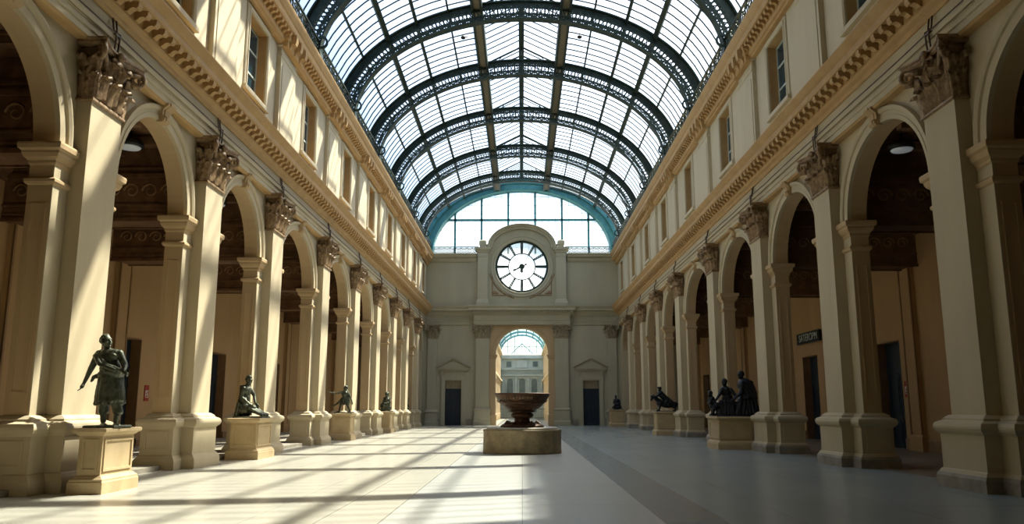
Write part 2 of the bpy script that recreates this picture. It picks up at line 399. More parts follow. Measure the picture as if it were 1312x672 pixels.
# windows: one built, the others copied
def make_window():
    r = sempty('window_1', '', 'window')
    # local: wall face at x=0, nave towards +x, opening behind
    fr = MB(); a = WHW; f = .22
    prof = [(0, .0), (0, .05), (.05, .09), (.10, .09), (.12, .06), (.18, .06), (.22, .03), (.22, 0)]
    pth = [(-a, WZ0), (-a, WZ1), (a, WZ1), (a, WZ0)]
    def frame(mb, pth, prof, sx=1):
        for k in range(3):
            (u0, w0), (u1, w1) = pth[k], pth[k + 1]
            tdir = Vector((u1 - u0, w1 - w0)).normalized(); nrm = Vector((-tdir.y, tdir.x))
            vs = []
            for end, (u, w_) in enumerate(((u0, w0), (u1, w1))):
                for o_, pr in prof:
                    du = nrm.x * o_; dw = nrm.y * o_
                    # mitre
                    mitre = o_ if (k > 0 and end == 0) or (k < 2 and end == 1) else 0
                    e = (-1 if end == 0 else 1) * mitre
                    vs.append((pr, u + du + tdir.x * e, w_ + dw + tdir.y * e))
            n = len(prof)
            fs = [(i, (i + 1) % n, n + (i + 1) % n, n + i) for i in range(n)] + [tuple(range(n)), tuple(range(n, 2 * n))]
            mb.add(vs, fs)
    frame(fr, pth, prof)
    fr.box(0, .12, -a - .25, a + .25, WZ0 - .14, WZ0)     # sill
    fr.build('surround', 'stucco_upper', r)
    rv = MB(); t = .012
    rv.box(-.4, 0, -a, -a + t, WZ0, WZ1); rv.box(-.4, 0, a - t, a, WZ0, WZ1); rv.box(-.4, 0, -a, a, WZ1 - t, WZ1); rv.box(-.4, 0, -a, a, WZ0, WZ0 + t)
    rv.build('reveal', 'ochre', r)
    sh = MB()
    for y in (-a + .05, -.03, a - .05 ): sh.box(-.34, -.28, y - .035, y + .035, WZ0, WZ1)
    for z in (WZ0 + .04, WZ0 + .9, WZ0 + 1.7, WZ1 - .06): sh.box(-.34, -.28, -a, a, z - .03, z + .03)
    sh.build('glazing_frame', 'letter', r)
    g = MB(); g.box(-.33, -.31, -a, a, WZ0, WZ1); g.build('pane', 'pane', r)
    return r
win = make_window(); snap(win)
k = 0
for s, cs in ((-1, LC), (1, RC)):
    side = 'left' if s < 0 else 'right'
    for i, c in enumerate(cs):
        k += 1
        o = win if k == 1 else copy_tree(win)
        o.name = f'window_{k}'; o.location = (s * UW, c, 0); o.rotation_euler = (0, 0, 0 if s < 0 else PI)
        o['label'] = f'tall upper storey window above arch number {i + 1} on the {side} side'; o['category'] = 'window'

# ---------------------------------------------------------------- cornices (trim)
def modillion(m, s, x, y, z, ln, h, wd):
    # scroll bracket under a corona; x = wall end, reaching ln into the nave, h high
    d_ = -s
    pts = [(0, 0), (ln, 0), (ln, -h * .45), (ln * .86, -h * .72), (ln * .62, -h * .62), (ln * .42, -h * .7), (ln * .2, -h), (0, -h)]
    vs = [(x + d_ * a, y + e * wd / 2, z + b) for e in (-1, 1) for a, b in pts]; n = len(pts)
    m.add(vs, [(i, (i + 1) % n, n + (i + 1) % n, n + i) for i in range(n)] + [tuple(range(n)), tuple(range(n, 2 * n))])
def run(m, s, prof, y0, y1):           # prof: (|x|, z) closed polygon, extruded along y
    n = len(prof); vs = [(s * a, y, b) for y in (y0, y1) for a, b in prof]
    m.add(vs, [(i, (i + 1) % n, n + (i + 1) % n, n + i) for i in range(n)] + [tuple(range(n)), tuple(range(n, 2 * n))])
tr = 0
for s, P in ((-1, LP), (1, RP)):
    side = 'left' if s < 0 else 'right'
    ya, yb = Y0, YE + .05
    # architrave + string
    tr += 1; m = MB()
    run(m, s, [(WL + .1, 8.70), (8.50, 8.70), (8.50, 8.84), (8.47, 8.85), (8.47, 8.98), (8.41, 9.0), (8.40, 9.08), (8.44, 9.10), (WL + .1, 9.10)], ya, yb)
    struct(m.build(f'trim_{tr}', 'stucco'), f'cream architrave band running over the arches on the {side}', 'trim')
    tr += 1; m = MB(); run(m, s, [(WL + .05, 8.655), (8.56, 8.655), (8.53, 8.68), (8.51, 8.705), (WL + .05, 8.705)], ya, yb)
    struct(m.build(f'trim_{tr}', 'ochre'), f'narrow ochre moulding under the architrave on the {side}', 'trim')
    tr += 1; m = MB()                  # frieze
    run(m, s, [(9.0, 9.09), (8.52, 9.09), (8.52, 9.50), (9.0, 9.50)], ya, yb)
    struct(m.build(f'trim_{tr}', 'stucco'), f'plain frieze under the main cornice on the {side}', 'trim')
    tr += 1; m = MB()
    run(m, s, [(9.0, 9.48), (8.48, 9.48), (8.44, 9.53), (8.44, 9.58), (8.36, 9.63), (8.33, 9.68), (8.33, 9.94), (9.0, 9.94)], ya, yb)
    run(m, s, [(9.0, 9.93), (8.02, 9.93), (8.00, 9.97), (8.00, 10.10), (7.96, 10.13), (7.93, 10.16), (7.84, 10.27), (7.84, ZC), (9.0, ZC + .03)], ya, yb)
    y = ya + .25
    while y < yb - .2:
        modillion(m, s, s * 8.34, y, 9.935, .30, .22, .17); y += .42
    struct(m.build(f'trim_{tr}', 'ochre'), f'ochre main cornice with scroll brackets along the {side} wall', 'cornice')
    # upper cornice
    tr += 1; m = MB()
    run(m, s, [(9.05, 14.08), (8.40, 14.08), (8.36, 14.14), (8.30, 14.16), (8.28, 14.24), (8.28, 14.52), (9.05, 14.52)], ya, yb)
    run(m, s, [(9.05, 14.50), (8.00, 14.50), (7.98, 14.55), (7.98, 14.72), (7.94, 14.76), (7.86, 14.92), (7.84, 15.0), (7.84, ZU), (9.05, ZU + .02)], ya, yb)
    y = ya + .2
    while y < yb - .2:
        modillion(m, s, s * 8.29, y, 14.50, .25, .20, .14); y += .34
    cz = struct(m.build(f'trim_{tr}', 'ochre'), f'ochre upper cornice below the glass roof on the {side}', 'cornice')
    for yp in P:                       # ressaut above each upper pilaster
        b = MB(); x0, x1 = sorted((s * 8.22, s * UW)); b.stack(rect(x0, x1, yp - .92, yp + .92), [(0.0, 13.98), (.04, 14.02), (.04, 14.2), (.10, 14.26), (.10, 14.50)])
        for e in (-.62, 0, .62): modillion(b, s, s * 8.22, yp + e, 14.49, .28, .5, .24)
        b.build('cornice_break', 'ochre', cz)
    # cables on the string course
    m = MB()
    m.tube([(s * 8.385, ya + .1 + (yb - ya - .2) * i / 60, 9.12 + .012 * math.sin(i * 1.7)) for i in range(61)], .016, 5)
    m.tube([(s * 8.44, ya + .1 + (yb - ya - .2) * i / 60, 8.99) for i in range(61)], .010, 4)
    tag(m.build('conduit', 'cable'), f'thin brown cable run on the string course along the {side} wall', 'cable')

# ---------------------------------------------------------------- capital
def leaf(m, base, ang, h, wd, out, curl=.20, lean=0.0, nz=15, nx=8):
    """acanthus leaf: base point, facing angle, height, width, start projection, curl at the tip"""
    ca, sa = math.cos(ang), math.sin(ang); vs = []
    for side in (0, 1):
        for k in range(nz + 1):
            t = k / nz
            if t < .62: z = h * t * 1.22; cu = .35 * (t / .62) ** 2.2
            else:
                q_ = (t - .62) / .38 * PI * .95; z = h * (.756 + .20 * math.sin(q_)); cu = .35 + .65 * (1 - math.cos(q_)) / 2
            o_ = out + lean * t + curl * cu
            lobe = 1 - .42 * abs(math.sin(t * 4.5 * PI)) ** .8
            ww = wd * (.60 + .40 * math.sin(min(1, t * 1.1 + .15) * PI)) * (1.0 if t < .7 else math.sqrt(max(.02, 1 - ((t - .7) / .3) ** 2.4)))
            for i in range(nx + 1):
                u = (i / nx - .5); au = abs(u) * 2
                wu = u * ww * (1 - (1 - lobe) * au ** 2)
                ridge = .028 * math.cos(u * 4 * PI * 1.5) + (.028 * (1 - au * 4) if au < .25 else 0)
                cup = -.22 * wd * au ** 2.2 + ridge
                zz = z + h * .07 * au * math.sin(t * 9 * PI)
                a = o_ + cup - side * .02; b = wu
                vs.append((base[0] + ca * a - sa * b, base[1] + sa * a + ca * b, base[2] + zz))
    n1 = (nx + 1) * (nz + 1); fs = []
    for k in range(nz):
        for i in range(nx):
            a = k * (nx + 1) + i; fs.append((a, a + 1, a + nx + 2, a + nx + 1)); fs.append((n1 + a, n1 + a + nx + 1, n1 + a + nx + 2, n1 + a + 1))
    for k in range(nz):
        a = k * (nx + 1); fs.append((a, a + nx + 1, n1 + a + nx + 1, n1 + a)); a += nx; fs.append((a, n1 + a, n1 + a + nx + 1, a + nx + 1))
    for i in range(nx):
        a = nz * (nx + 1) + i; fs.append((a, a + 1, n1 + a + 1, n1 + a)); a = i; fs.append((a, n1 + a, n1 + a + 1, a + 1))
    m.add(vs, fs, True)
def volute(m, c, ang, R=.15, r=.035, turns=1.6, thick=1.0):
    ca, sa = math.cos(ang), math.sin(ang); pts = []; rr = []
    n = 26
    for k in range(n + 1):
        t = k / n; g = PI * .9 - t * turns * 2 * PI; q = R * (1 - .82 * t)
        u = q * math.cos(g); z = q * math.sin(g)
        pts.append((c[0] + ca * u, c[1] + sa * u, c[2] + z)); rr.append(r * (1 - .35 * t) * thick)
    m.tube(pts, rr, 6)
def make_capital(parent, hw=.6, depth=.3, z0=7.50, z1=8.70, mt='gilt'):
    """corinthian pilaster capital; front plane x=0, wall at x=-depth"""
    H = z1 - z0
    c = MB()
    c.stack(rect(-depth, 0, -hw, hw), [(.0, z0 - .06), (.05, z0 - .04), (.05, z0), (.02, z0 + .03)])     # astragal
    c.taper((-depth, -.06, -hw + .05, hw - .05), z0 + .02, (-depth, .04, -hw - .0, hw + .0), z1 - .12)
    k_ = hw / .6
    for y in (-.40, 0, .40): leaf(c, (-.05, y * k_, z0 + .01), 0, H * .46, .44 * k_, .08, .17, .03)
    for y in (-.22, .22): leaf(c, (-.05, y * k_, z0 + .06), 0, H * .76, .40 * k_, .06, .21, .08)
    for e in (-1, 1):
        leaf(c, (-.08, e * (hw - .06), z0 + .03), e * PI / 4, H * .74, .40, .06, .24, .09)
        leaf(c, (-.06, e * (hw - .04), z0 + .01), e * PI / 4, H * .44, .38, .07, .17, .03)
        leaf(c, (-depth * .6, e * (hw - .06), z0 + .01), e * PI / 2, H * .46, min(.36, depth * 1.2), .08, .16, .03)
        leaf(c, (-depth * .7, e * (hw - .06), z0 + .04), e * PI / 2, H * .74, min(.34, depth * 1.1), .07, .20, .08)
        pts = [(.05 + .20 * t * t, e * (.18 + (hw - .06) * t ** 1.3), z0 + H * (.42 + .42 * math.sin(t * PI / 2))) for t in [i / 6 for i in range(7)]]
        c.tube(pts, [.055 - .02 * i / 6 for i in range(7)], 6)
    leaf(c, (.02, 0, z0 + H * .60), 0, H * .36, .30, .06, .12, .04)
    cap = c.build('capital', mt, parent)
    for e in (-1, 1):
        v = MB(); volute(v, (.19, e * (hw + .13), z1 - .27), e * PI / 4, .19, .06); v.build('volute', mt, cap)
        v = MB(); volute(v, (.13, e * .13, z1 - .27), PI / 2 if e > 0 else -PI / 2, .10, .035, 1.3); v.build('helix', mt, cap)
    v = MB(); v.ball((.20, 0, z1 - .08), (.07, .11, .10)); v.build('rosette', mt, cap)
    a = MB()                            # abacus with hollow sides
    n = 10; top = []
    def outline(g):
        pts = [(-depth, -hw - .20 - g)]
        for i in range(n + 1):
            t = -1 + 2 * i / n; pts.append((.10 + g + .20 * t * t, t * (hw + .20 + g)))
        pts.append((-depth, hw + .20 + g)); return pts
    prof = [(-.05, z1 - .13), (0, z1 - .10), (0, z1 - .05), (.04, z1 - .04), (.04, z1)]
    rings = []; L_ = len(outline(0))
    for g, z in prof: rings += [(x, y, z) for x, y in outline(g)]
    fs = [(k * L_ + i, k * L_ + (i + 1) % L_, (k + 1) * L_ + (i + 1) % L_, (k + 1) * L_ + i) for k in range(len(prof) - 1) for i in range(L_)]
    fs += [tuple(range(L_)), tuple((len(prof) - 1) * L_ + i for i in range(L_))]
    a.add(rings, fs); a.build('abacus', mt, cap)
    return cap

# ---------------------------------------------------------------- piers
def panel(m, plane, a0, a1, z0, z1, depth=.025, w=.05, axis='y', sgn=1):
    """raised frame on a face; axis 'y' = face normal along y at y=plane, 'x' = normal along x"""
    for (p0, p1, q0, q1) in ((a0, a1, z0, z0 + w), (a0, a1, z1 - w, z1), (a0, a0 + w, z0 + w, z1 - w), (a1 - w, a1, z0 + w, z1 - w)):
        lo, hi = sorted((plane - sgn * .01, plane + sgn * depth))
        if axis == 'y': m.box(p0, p1, lo, hi, q0, q1)
        else: m.box(lo, hi, p0, p1, q0, q1)
def make_pier(label, group):
    r = thing('arcade_pier', label, 'pier', group=group)
    D0 = -(BK - SH)                       # back of body
    T = [(D0, -BH), (-.3, -BH), (-.3, -.6), (0, -.6), (0, .6), (-.3, .6), (-.3, BH), (D0, BH)]
    m = MB(); m.stack(T, [(.27, 0), (.27, .22), (.24, .28), (.20, .285)]); m.build('plinth', 'plinth', r)
    m = MB(); m.stack(T, [(.23, .28), (.20, .34), (.17, .36), (.17, 1.00), (.19, 1.02), (.24, 1.06), (.265, 1.12), (.265, 1.16), (.24, 1.22), (.17, 1.25), (.13, 1.27), (.13, 1.30), (.05, 1.36), (0, 1.37)])
    for e in (-1, 1):
        panel(m, e * (BH + .17), D0 - .06, -.24, .46, .93, axis='y', sgn=e)
    m.build('base', 'stucco', r)
    m = MB(); m.box(D0, -.3, -BH, BH, 1.36, SPR - .02)
    for e in (-1, 1):
        panel(m, e * BH, D0 + .09, -.39, 1.75, SPR - 1.15, .02, .035, 'y', e)
    m.build('pier_body', 'jamb', r)
    m = MB()
    for e in (-1, 1):
        y0, y1 = sorted((e * .62, e * (BH + .002))); m.box(-.32, -.297, y0, y1, 1.36, SPR - .3)
    m.build('nave_facing', 'stucco', r)
    m = MB(); m.box(-.3, 0, -.6, .6, 1.36, 7.48); 
    m.build('pilaster_shaft', 'stucco', r)
    B = rect(D0, -.3, -BH, BH)
    m = MB(); m.stack(B, [(.0, 5.60), (.035, 5.62), (.06, 5.66), (.06, 5.71), (.02, 5.74), (0, 5.76)])
    m.stack(B, [(0, 5.98), (.03, 6.02), (.03, 6.07), (.09, 6.13), (.12, 6.20), (.12, 6.24), (.17, 6.28), (.18, 6.36), (.17, SPR), (-.02, SPR + .01)])
    m.build('impost', 'jamb', r)
    make_capital(r)
    # paired rods above the capital
    m = MB()
    for y in (-.07, .07): m.tube([(.06, y, 8.70), (.08, y, 8.9), (.09, y, 9.15), (.02, y, 9.2), (-.02, y, 9.46)], .02, 6)
    m.box(.02, .10, -.11, .11, 9.08, 9.12)
    m.build('conduit_pair', 'cable', r)
    return r
left_names = ['out of frame on the near left', 'beside the camera at the left edge of the view',
  'directly behind the standing man statue', 'between the standing man and the kneeling figure statues', 'just beyond the kneeling figure statue',
  'second beyond the kneeling figure, before the swordsman', 'just beyond the swordsman statue', 'between the swordsman and the hooded seated statue',
  'just beyond the hooded seated statue', 'before the crumpled farthest statue', 'nearest the end wall']
right_names = ['out of frame on the near right', 'beside the camera at the right edge of the view',
  'nearest and largest at the right edge of the photo', 'second from the right edge, left of the exit notice', 'just in front of the seated pair statue',
  'first beyond the seated pair statue', 'just in front of the beast statue', 'first beyond the beast statue', 'second beyond the beast statue', 'nearest the end wall']
proto = None
for s, P, nm in ((-1, LP, left_names), (1, RP, right_names)):
    side = 'left' if s < 0 else 'right'
    for i, y in enumerate(P):
        if i == 0: continue
        lab = f'{"sunlit cream" if s < 0 else "shaded cream"} {side} arcade pier, {nm[i]}'
        if proto is None: proto = make_pier(lab, 'arcade piers'); snap(proto); o = proto
        else: o = copy_tree(proto)
        o.location = (s * SH, y, 0); o.rotation_euler = (0, 0, 0 if s < 0 else PI); o['label'] = lab; o['group'] = f'arcade piers on the {side} side'
    # nearest, never in view: plain body closing the wall
    m = MB(); x0, x1 = sorted((s * WL, s * BK)); m.box(x0, x1, P[0] - BH, P[0] + BH, 0, SPR + .01)
    struct(m.build(f'wall_{side}_stub', 'stucco'), f'plain end of the {side} arcade wall behind the camera', 'wall')

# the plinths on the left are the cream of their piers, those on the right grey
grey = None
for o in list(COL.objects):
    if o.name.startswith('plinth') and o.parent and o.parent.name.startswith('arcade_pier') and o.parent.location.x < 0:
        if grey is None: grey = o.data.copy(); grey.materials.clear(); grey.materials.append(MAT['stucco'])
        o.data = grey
# archivolts with keystones
def make_arch(a, b, s, lab, group):
    hw = (b - a) / 2 - BH; c = (a + b) / 2
    r = thing('archivolt', lab, 'arch', (s * WL, c, 0), 0 if s < 0 else PI, group)
    m = MB(); n = 32; frames = []
    for i in range(n + 1):
        g = PI * i / n; p = Vector((0, hw * math.cos(g), SPR + RISE * math.sin(g)))
        nr = Vector((0, math.cos(g) / hw, math.sin(g) / RISE)).normalized(); frames.append((p, nr, Vector((1, 0, 0))))
    m.sweep(frames, [(-.006, -.05), (-.006, .05), (.10, .06), (.105, .045), (.20, .05), (.22, .09), (.29, .12), (.32, .12), (.32, -.05)])
    m.build('arch_moulding', 'stucco', r)
    kz = MB(); zt = 8.71; zb = SPR + RISE - .06
    pts = [(0, zb), (.13, zb), (.19, zb + .05), (.20, zb + .11), (.14, zb + .16), (.16, zb + .3), (.24, zt - .09), (.29, zt - .05), (.29, zt), (0, zt)]
    for (w0, w1, ex) in ((.15, .22, 0), (.07, .12, .025)):
        vs = []
        for e in (-1, 1):
            for x, z in [(x_, z_ + ex * .4) for x_, z_ in pts]:
                t = (z - zb) / (zt - zb); vs.append((x + (ex if x > 0 else 0), e * (w0 + (w1 - w0) * t), z))
        L_ = len(pts); kz.add(vs, [(i, (i + 1) % L_, L_ + (i + 1) % L_, L_ + i) for i in range(L_)] + [tuple(range(L_)), tuple(range(L_, 2 * L_))])
    kz.build('keystone', 'jamb', r)
    return r
ordw = ['nearest', 'second', 'third', 'fourth', 'fifth', 'sixth', 'seventh', 'eighth', 'ninth', 'tenth']
for s, P in ((-1, LP), (1, RP)):
    side = 'left' if s < 0 else 'right'
    for i, (a, b) in enumerate(bays(P)):
        if i == 0: continue
        make_arch(a, b, s, f'moulded round arch with keystone, {ordw[i-1]} along the {side} arcade', f'arches of the {side} arcade')

# ---------------------------------------------------------------- aisles
def coffer(m, s, ya, yb, x0, x1, z):
    pass
dn = 0
LD = [21.4, 28.75, 37.4, 46.0, 54.5, 63.0]
RD = [26.0, 31.4, 39.9, 47.5, 55.0, 62.5]
for s, P, D in ((-1, LP, LD), (1, RP, RD)):
    side = 'left' if s < 0 else 'right'
    xa, xb = sorted((s * AW, s * (AW + .4)))
    m = MB(); hw, zt = 1.05, 4.0
    ed = [Y0] + [e for c in D for e in (c - hw, c + hw)] + [YE]
    for k in range(0, len(ed), 2): m.box(xa, xb, ed[k], ed[k + 1], 0, zt)
    m.box(xa, xb, Y0, YE, zt, 9.6)
    wl = struct(m.build(f'wall_{side}_aisle', 'aisle'), f'ochre plaster back wall of the {side} aisle', 'wall')
    b = MB(); run(b, s, [(AW + .01, .0), (AW - .06, 0), (AW - .06, .42), (AW - .03, .46), (AW + .01, .46)], Y0, YE)
    for c in D: pass
    # skirting in pieces between doors
    b = MB()
    for k in range(0, len(ed), 2): run(b, s, [(AW + .01, .0), (AW - .06, 0), (AW - .06, .38), (AW - .03, .42), (AW + .01, .42)], ed[k], ed[k + 1])
    struct(b.build(f'baseboard_{side}', 'wood_light'), f'brown skirting along the {side} aisle wall', 'skirting')
    # wall cornice
    tr += 1; b = MB(); run(b, s, [(AW + .01, 7.55), (AW - .08, 7.55), (AW - .10, 7.7), (AW - .22, 7.9), (AW - .26, 8.15), (AW - .26, 8.44), (AW + .01, 8.44)], Y0, YE)
    struct(b.build(f'trim_{tr}', 'wood'), f'dark wooden cornice on the {side} aisle wall', 'cornice')
    # doors: deep reveal, dark leaf
    for i, c in enumerate(D):
        dn += 1
        r = sempty(f'door_{dn}', f'dark doorway number {i+1} in the ochre {side} aisle wall', 'door', (s * AW, c, 0.12 if s < 0 else 0), 0 if s < 0 else PI)
        q = MB(); zz = zt - (0.12 if s < 0 else 0)
        q.box(-.40, .0, -hw - .01, -hw + .04, 0, zz); q.box(-.40, 0, hw - .04, hw + .01, 0, zz); q.box(-.40, 0, -hw, hw, zz - .04, zz + .01)
        q.build('reveal', 'wood_light', r)
        q = MB(); q.box(-.46, -.38, -hw, hw, 0, zz)
        for e in (-1, 1):
            for z0_, z1_ in ((.25, 1.1), (1.25, 2.6)): panel(q, -.38, min(e * .12, e * .8), max(e * .12, e * .8), z0_, z1_, .02, .05, 'x', 1)
        q.box(-.38, -.36, -.015, .015, 0, 2.8); q.box(-.38, -.34, -hw, hw, 2.8, 2.9)
        lf = q.build('door_leaf', 'door', r)
        q = MB(); q.tube([(-.38, .06, 1.0), (-.32, .06, 1.02), (-.32, .06, 1.2), (-.38, .06, 1.22)], .012, 6); q.build('handle', 'gilt', lf)
    # ceiling: boards, transverse beams with relief
    m = MB(); x0, x1 = sorted((s * BK, s * AW)); m.box(x0, x1, Y0, YE, 8.45, 8.65)
    x0b, x1b = sorted((s * 9.0, s * (AW + .4))); m.box(x0b, x1b, Y0, YE, 9.5, 9.7)
    ce = struct(m.build('ceiling', 'wood'), f'dark coffered timber ceiling of the {side} aisle', 'ceiling')
    cm = MB()
    for (a, b_) in bays(P):
        for t in (.25, .5, .75):
            yy = a + (b_ - a) * t; cm.box(x0, x1, yy - .12, yy + .12, 8.2, 8.46); cm.box(x0, x1, yy - .17, yy + .17, 8.36, 8.42)
    for xx in (.35, .67):
        X = s * (BK + (AW - BK) * xx); cm.box(X - .1, X + .1, Y0, YE, 8.24, 8.46)
    cm.build('coffer_ribs', 'wood', ce)
    for i, y in enumerate(P):
        bm_ = MB(); bm_.box(x0, x1, y - .45, y + .45, 6.46, 8.5)
        for e in (-1, 1):
            for (za, zb_, pr) in ((6.42, 6.52, .05), (6.60, 6.66, .03), (6.84, 6.90, .05), (7.62, 7.74, .07), (7.86, 7.92, .05)):
                l, h = sorted((y + e * .44, y + e * (.45 + pr))); bm_.box(x0, x1, l, h, za, zb_)
        bo = bm_.build('transverse_beam', 'wood', ce)
        rl = MB()                      # scroll relief on the face towards the camera
        X = BK + .3
        while X < AW - .2:
            for e in (-1,):
                pts = []
                for kk in range(15):
                    t = kk / 14; g = t * 2.6 * PI; q_ = .22 * (1 - .75 * t); pts.append((s * (X + q_ * math.cos(g)), y + e * .46, 7.27 + q_ * math.sin(g)))
                rl.tube(pts, [.028 * (1 - .4 * k_ / 14) for k_ in range(15)], 5)
            X += .5
        rl.build('scroll_relief', 'wood_light', bo)
    # wall pilasters opposite the piers
    for i, y in enumerate(P):
        if i < 3: continue
        z0a = .12 if s < 0 else 0
        r = thing('wall_pilaster', f'dark framed pilaster on the {side} aisle wall, {ordw[i-3]} visible from the near end', 'pilaster', (s * (AW - .16), y + .35, 0), 0 if s < 0 else PI, f'pilasters on the {side} aisle wall')
        q = MB(); q.stack(rect(-.16, 0, -.42, .42), [(.06, z0a), (.06, .5), (.02, .56), (0, .58), (0, 6.8)])
        q.build('shaft', 'aisle', r)
        q = MB(); q.box(-.02, .03, -.42, -.34, .58, 6.8); q.box(-.02, .03, .34, .42, .58, 6.8); q.build('edge_moulding', 'wood_light', r)
        make_capital(r, .42, .16, 6.85, 7.58)

# ---------------------------------------------------------------- ceiling lamps in the aisles
def make_lamp():
    r = thing('ceiling_lamp', '', 'lamp')
    q = MB(); q.lathe([(.02, .0), (.30, 0), (.33, -.05), (.33, -.13), (.28, -.16), (.02, -.16)], n=32); q.tube([(0, 0, 0), (0, 0, .28)], .04, 8); q.build('housing', 'black', r)
    q = MB(); q.lathe([(.27, -.16), (.25, -.19), (.15, -.215), (.001, -.22)], n=32); q.build('diffuser', 'lamp', r)
    return r
lamp0 = make_lamp(); snap(lamp0)
lamps = [(-9.95, 19.65, 'left', 'seen through the arch above the standing man statue'), (9.75, 20.1, 'right', 'seen through the large near arch'),
         (-9.95, 25.6, 'left', 'next one along, above the kneeling figure')]
for i, (x, y, sd, t) in enumerate(lamps):
    o = lamp0 if i == 0 else copy_tree(lamp0)
    o.location = (x, y, 8.18); o['label'] = f'round ceiling lamp in the {sd} aisle, {t}'; o['category'] = 'lamp'; o['group'] = 'aisle ceiling lamps'

# ---------------------------------------------------------------- sign and notices
def text_mesh(txt, size, depth, name, mat, parent, loc, rot):
    cu = bpy.data.curves.new(name, 'FONT'); cu.body = txt; cu.size = size; cu.extrude = depth; cu.align_x = 'CENTER'; cu.align_y = 'CENTER'
    o = bpy.data.objects.new(name, cu); COL.objects.link(o); dg = bpy.context.evaluated_depsgraph_get(); dg.update()
    me = bpy.data.meshes.new_from_object(o.evaluated_get(dg)); bpy.data.objects.remove(o); bpy.data.curves.remove(cu)
    me.materials.clear(); me.materials.append(MAT[mat]); o = bpy.data.objects.new(name, me); COL.objects.link(o)
    o.parent = parent; o.location = loc; o.rotation_euler = rot; return o
r = thing('hanging_sign', 'black signboard with pale lettering above a doorway in the right aisle', 'sign', (AW - .02, 39.6, 4.86), PI)
q = MB(); q.box(0, .10, -1.55, 1.55, -.25, .25); q.build('board', 'black', r)
q = MB()
for (a0, a1, b0, b1) in ((-1.55, 1.55, -.27, -.22), (-1.55, 1.55, .22, .27), (-1.55, -1.50, -.22, .22), (1.50, 1.55, -.22, .22)): q.box(.09, .13, a0, a1, b0, b1)
q.build('rim', 'iron', r)
tx = text_mesh('SATEROPM', .50, .01, 'lettering', 'letter', r, (.115, 0, 0), (PI / 2, 0, PI / 2))
tx.scale = (1.02, 1, 1)
for (x, y, z, rz, lab) in ((-AW, 30.43, 2.04, 0, 'small red and white notice beside the left aisle doorway'), (AW, 30.02, 2.17, PI, 'small red and white exit notice on the right aisle wall')):
    r = thing('wall_notice', lab, 'notice', (x, y, z), rz)
    q = MB(); q.box(0, .03, -.17, .17, -.29, .29); q.build('plate', 'red', r)
    q = MB(); q.box(.03, .036, -.12, .12, -.17, .10); q.build('white_field', 'white', r)
    q = MB()
    for k_, (yy, zz) in enumerate(((-.05, -.12), (.03, -.10), (-.02, -.02), (.05, .03))): q.box(.036, .041, yy - .035, yy + .03, zz - .03, zz + .025)
    q.lathe([(.0, 0), (.055, 0), (.055, .006), (0, .006)], n=14); 
    q.build('pictogram', 'red', r)

# ---------------------------------------------------------------- end wall
m = MB(); YW = YE; TH = .9
def wbox(x0, x1, z0, z1, mb=None): (mb or m).box(x0, x1, YW, YW + TH, z0, z1)
AHW, ASP = 2.30, 6.10                 # portal
DC, DHW, DH = 6.0, .70, 3.85          # side doors
CZ, CR = 13.95, 2.42                  # clock
for s in (-1, 1):
    x = sorted((s * AHW, s * (DC - DHW))); wbox(x[0], x[1], 0, ASP)
    x = sorted((s * (DC + DHW), s * 14.4)); wbox(x[0], x[1], 0, ASP)
    x = sorted((s * (DC - DHW), s * (DC + DHW))); wbox(x[0], x[1], DH, ASP)
    x = sorted((s * AHW, s * 14.4)); wbox(x[0], x[1], ASP, 9.6)
    x = sorted((s * CR, s * 9.05)); wbox(x[0], x[1], 9.6, 15.1)
n = 24
for k in range(n):                    # over the arch and round the clock
    g0, g1 = PI * k / n, PI * (k + 1) / n
    a = (AHW * math.cos(g0), ASP + AHW * math.sin(g0)); b = (AHW * math.cos(g1), ASP + AHW * math.sin(g1))
    vs = [(a[0], YW, a[1]), (b[0], YW, b[1]), (b[0], YW, 9.6), (a[0], YW, 9.6)]; vs += [(x, y + TH, z) for x, y, z in vs]
    m.add(vs, [(0, 1, 2, 3), (7, 6, 5, 4), (0, 4, 5, 1)])
    for sg, zl in ((-1, 9.6), (1, 17.0)):
        a = (CR * math.cos(g0), CZ + sg * CR * math.sin(g0)); b = (CR * math.cos(g1), CZ + sg * CR * math.sin(g1))
        if sg > 0:
            def top(x): return CZ + 3.6 * math.sqrt(max(0, 1 - (x / 3.2) ** 2)) if False else 16.9
            zz = (zl - .2, zl - .2)
        else: zz = (zl, zl)
        vs = [(a[0], YW, a[1]), (b[0], YW, b[1]), (b[0], YW, zz[1]), (a[0], YW, zz[0])]; vs += [(x, y + TH, z) for x, y, z in vs]
        m.add(vs, [(0, 1, 2, 3), (7, 6, 5, 4), (0, 4, 5, 1)])
m.add([(-CR, YW, 16.8), (CR, YW, 16.8), (CR, YW + TH, 16.8), (-CR, YW + TH, 16.8)], [(0, 1, 2, 3)])
for s in (-1, 1):
    x = sorted((s * CR, s * 3.2)); wbox(x[0], x[1], 15.1, 16.0)
we = struct(m.build('wall_end', 'stucco_end'), 'grey-cream end wall with central archway, two doors and round clock', 'wall')

def hrun(m, prof, x0, x1):             # prof: (out towards camera, z)
    n = len(prof); vs = [(x, YW - a, b) for x in (x0, x1) for a, b in prof]
    m.add(vs, [(i, (i + 1) % n, n + (i + 1) % n, n + i) for i in range(n)] + [tuple(range(n)), tuple(range(n, 2 * n))])
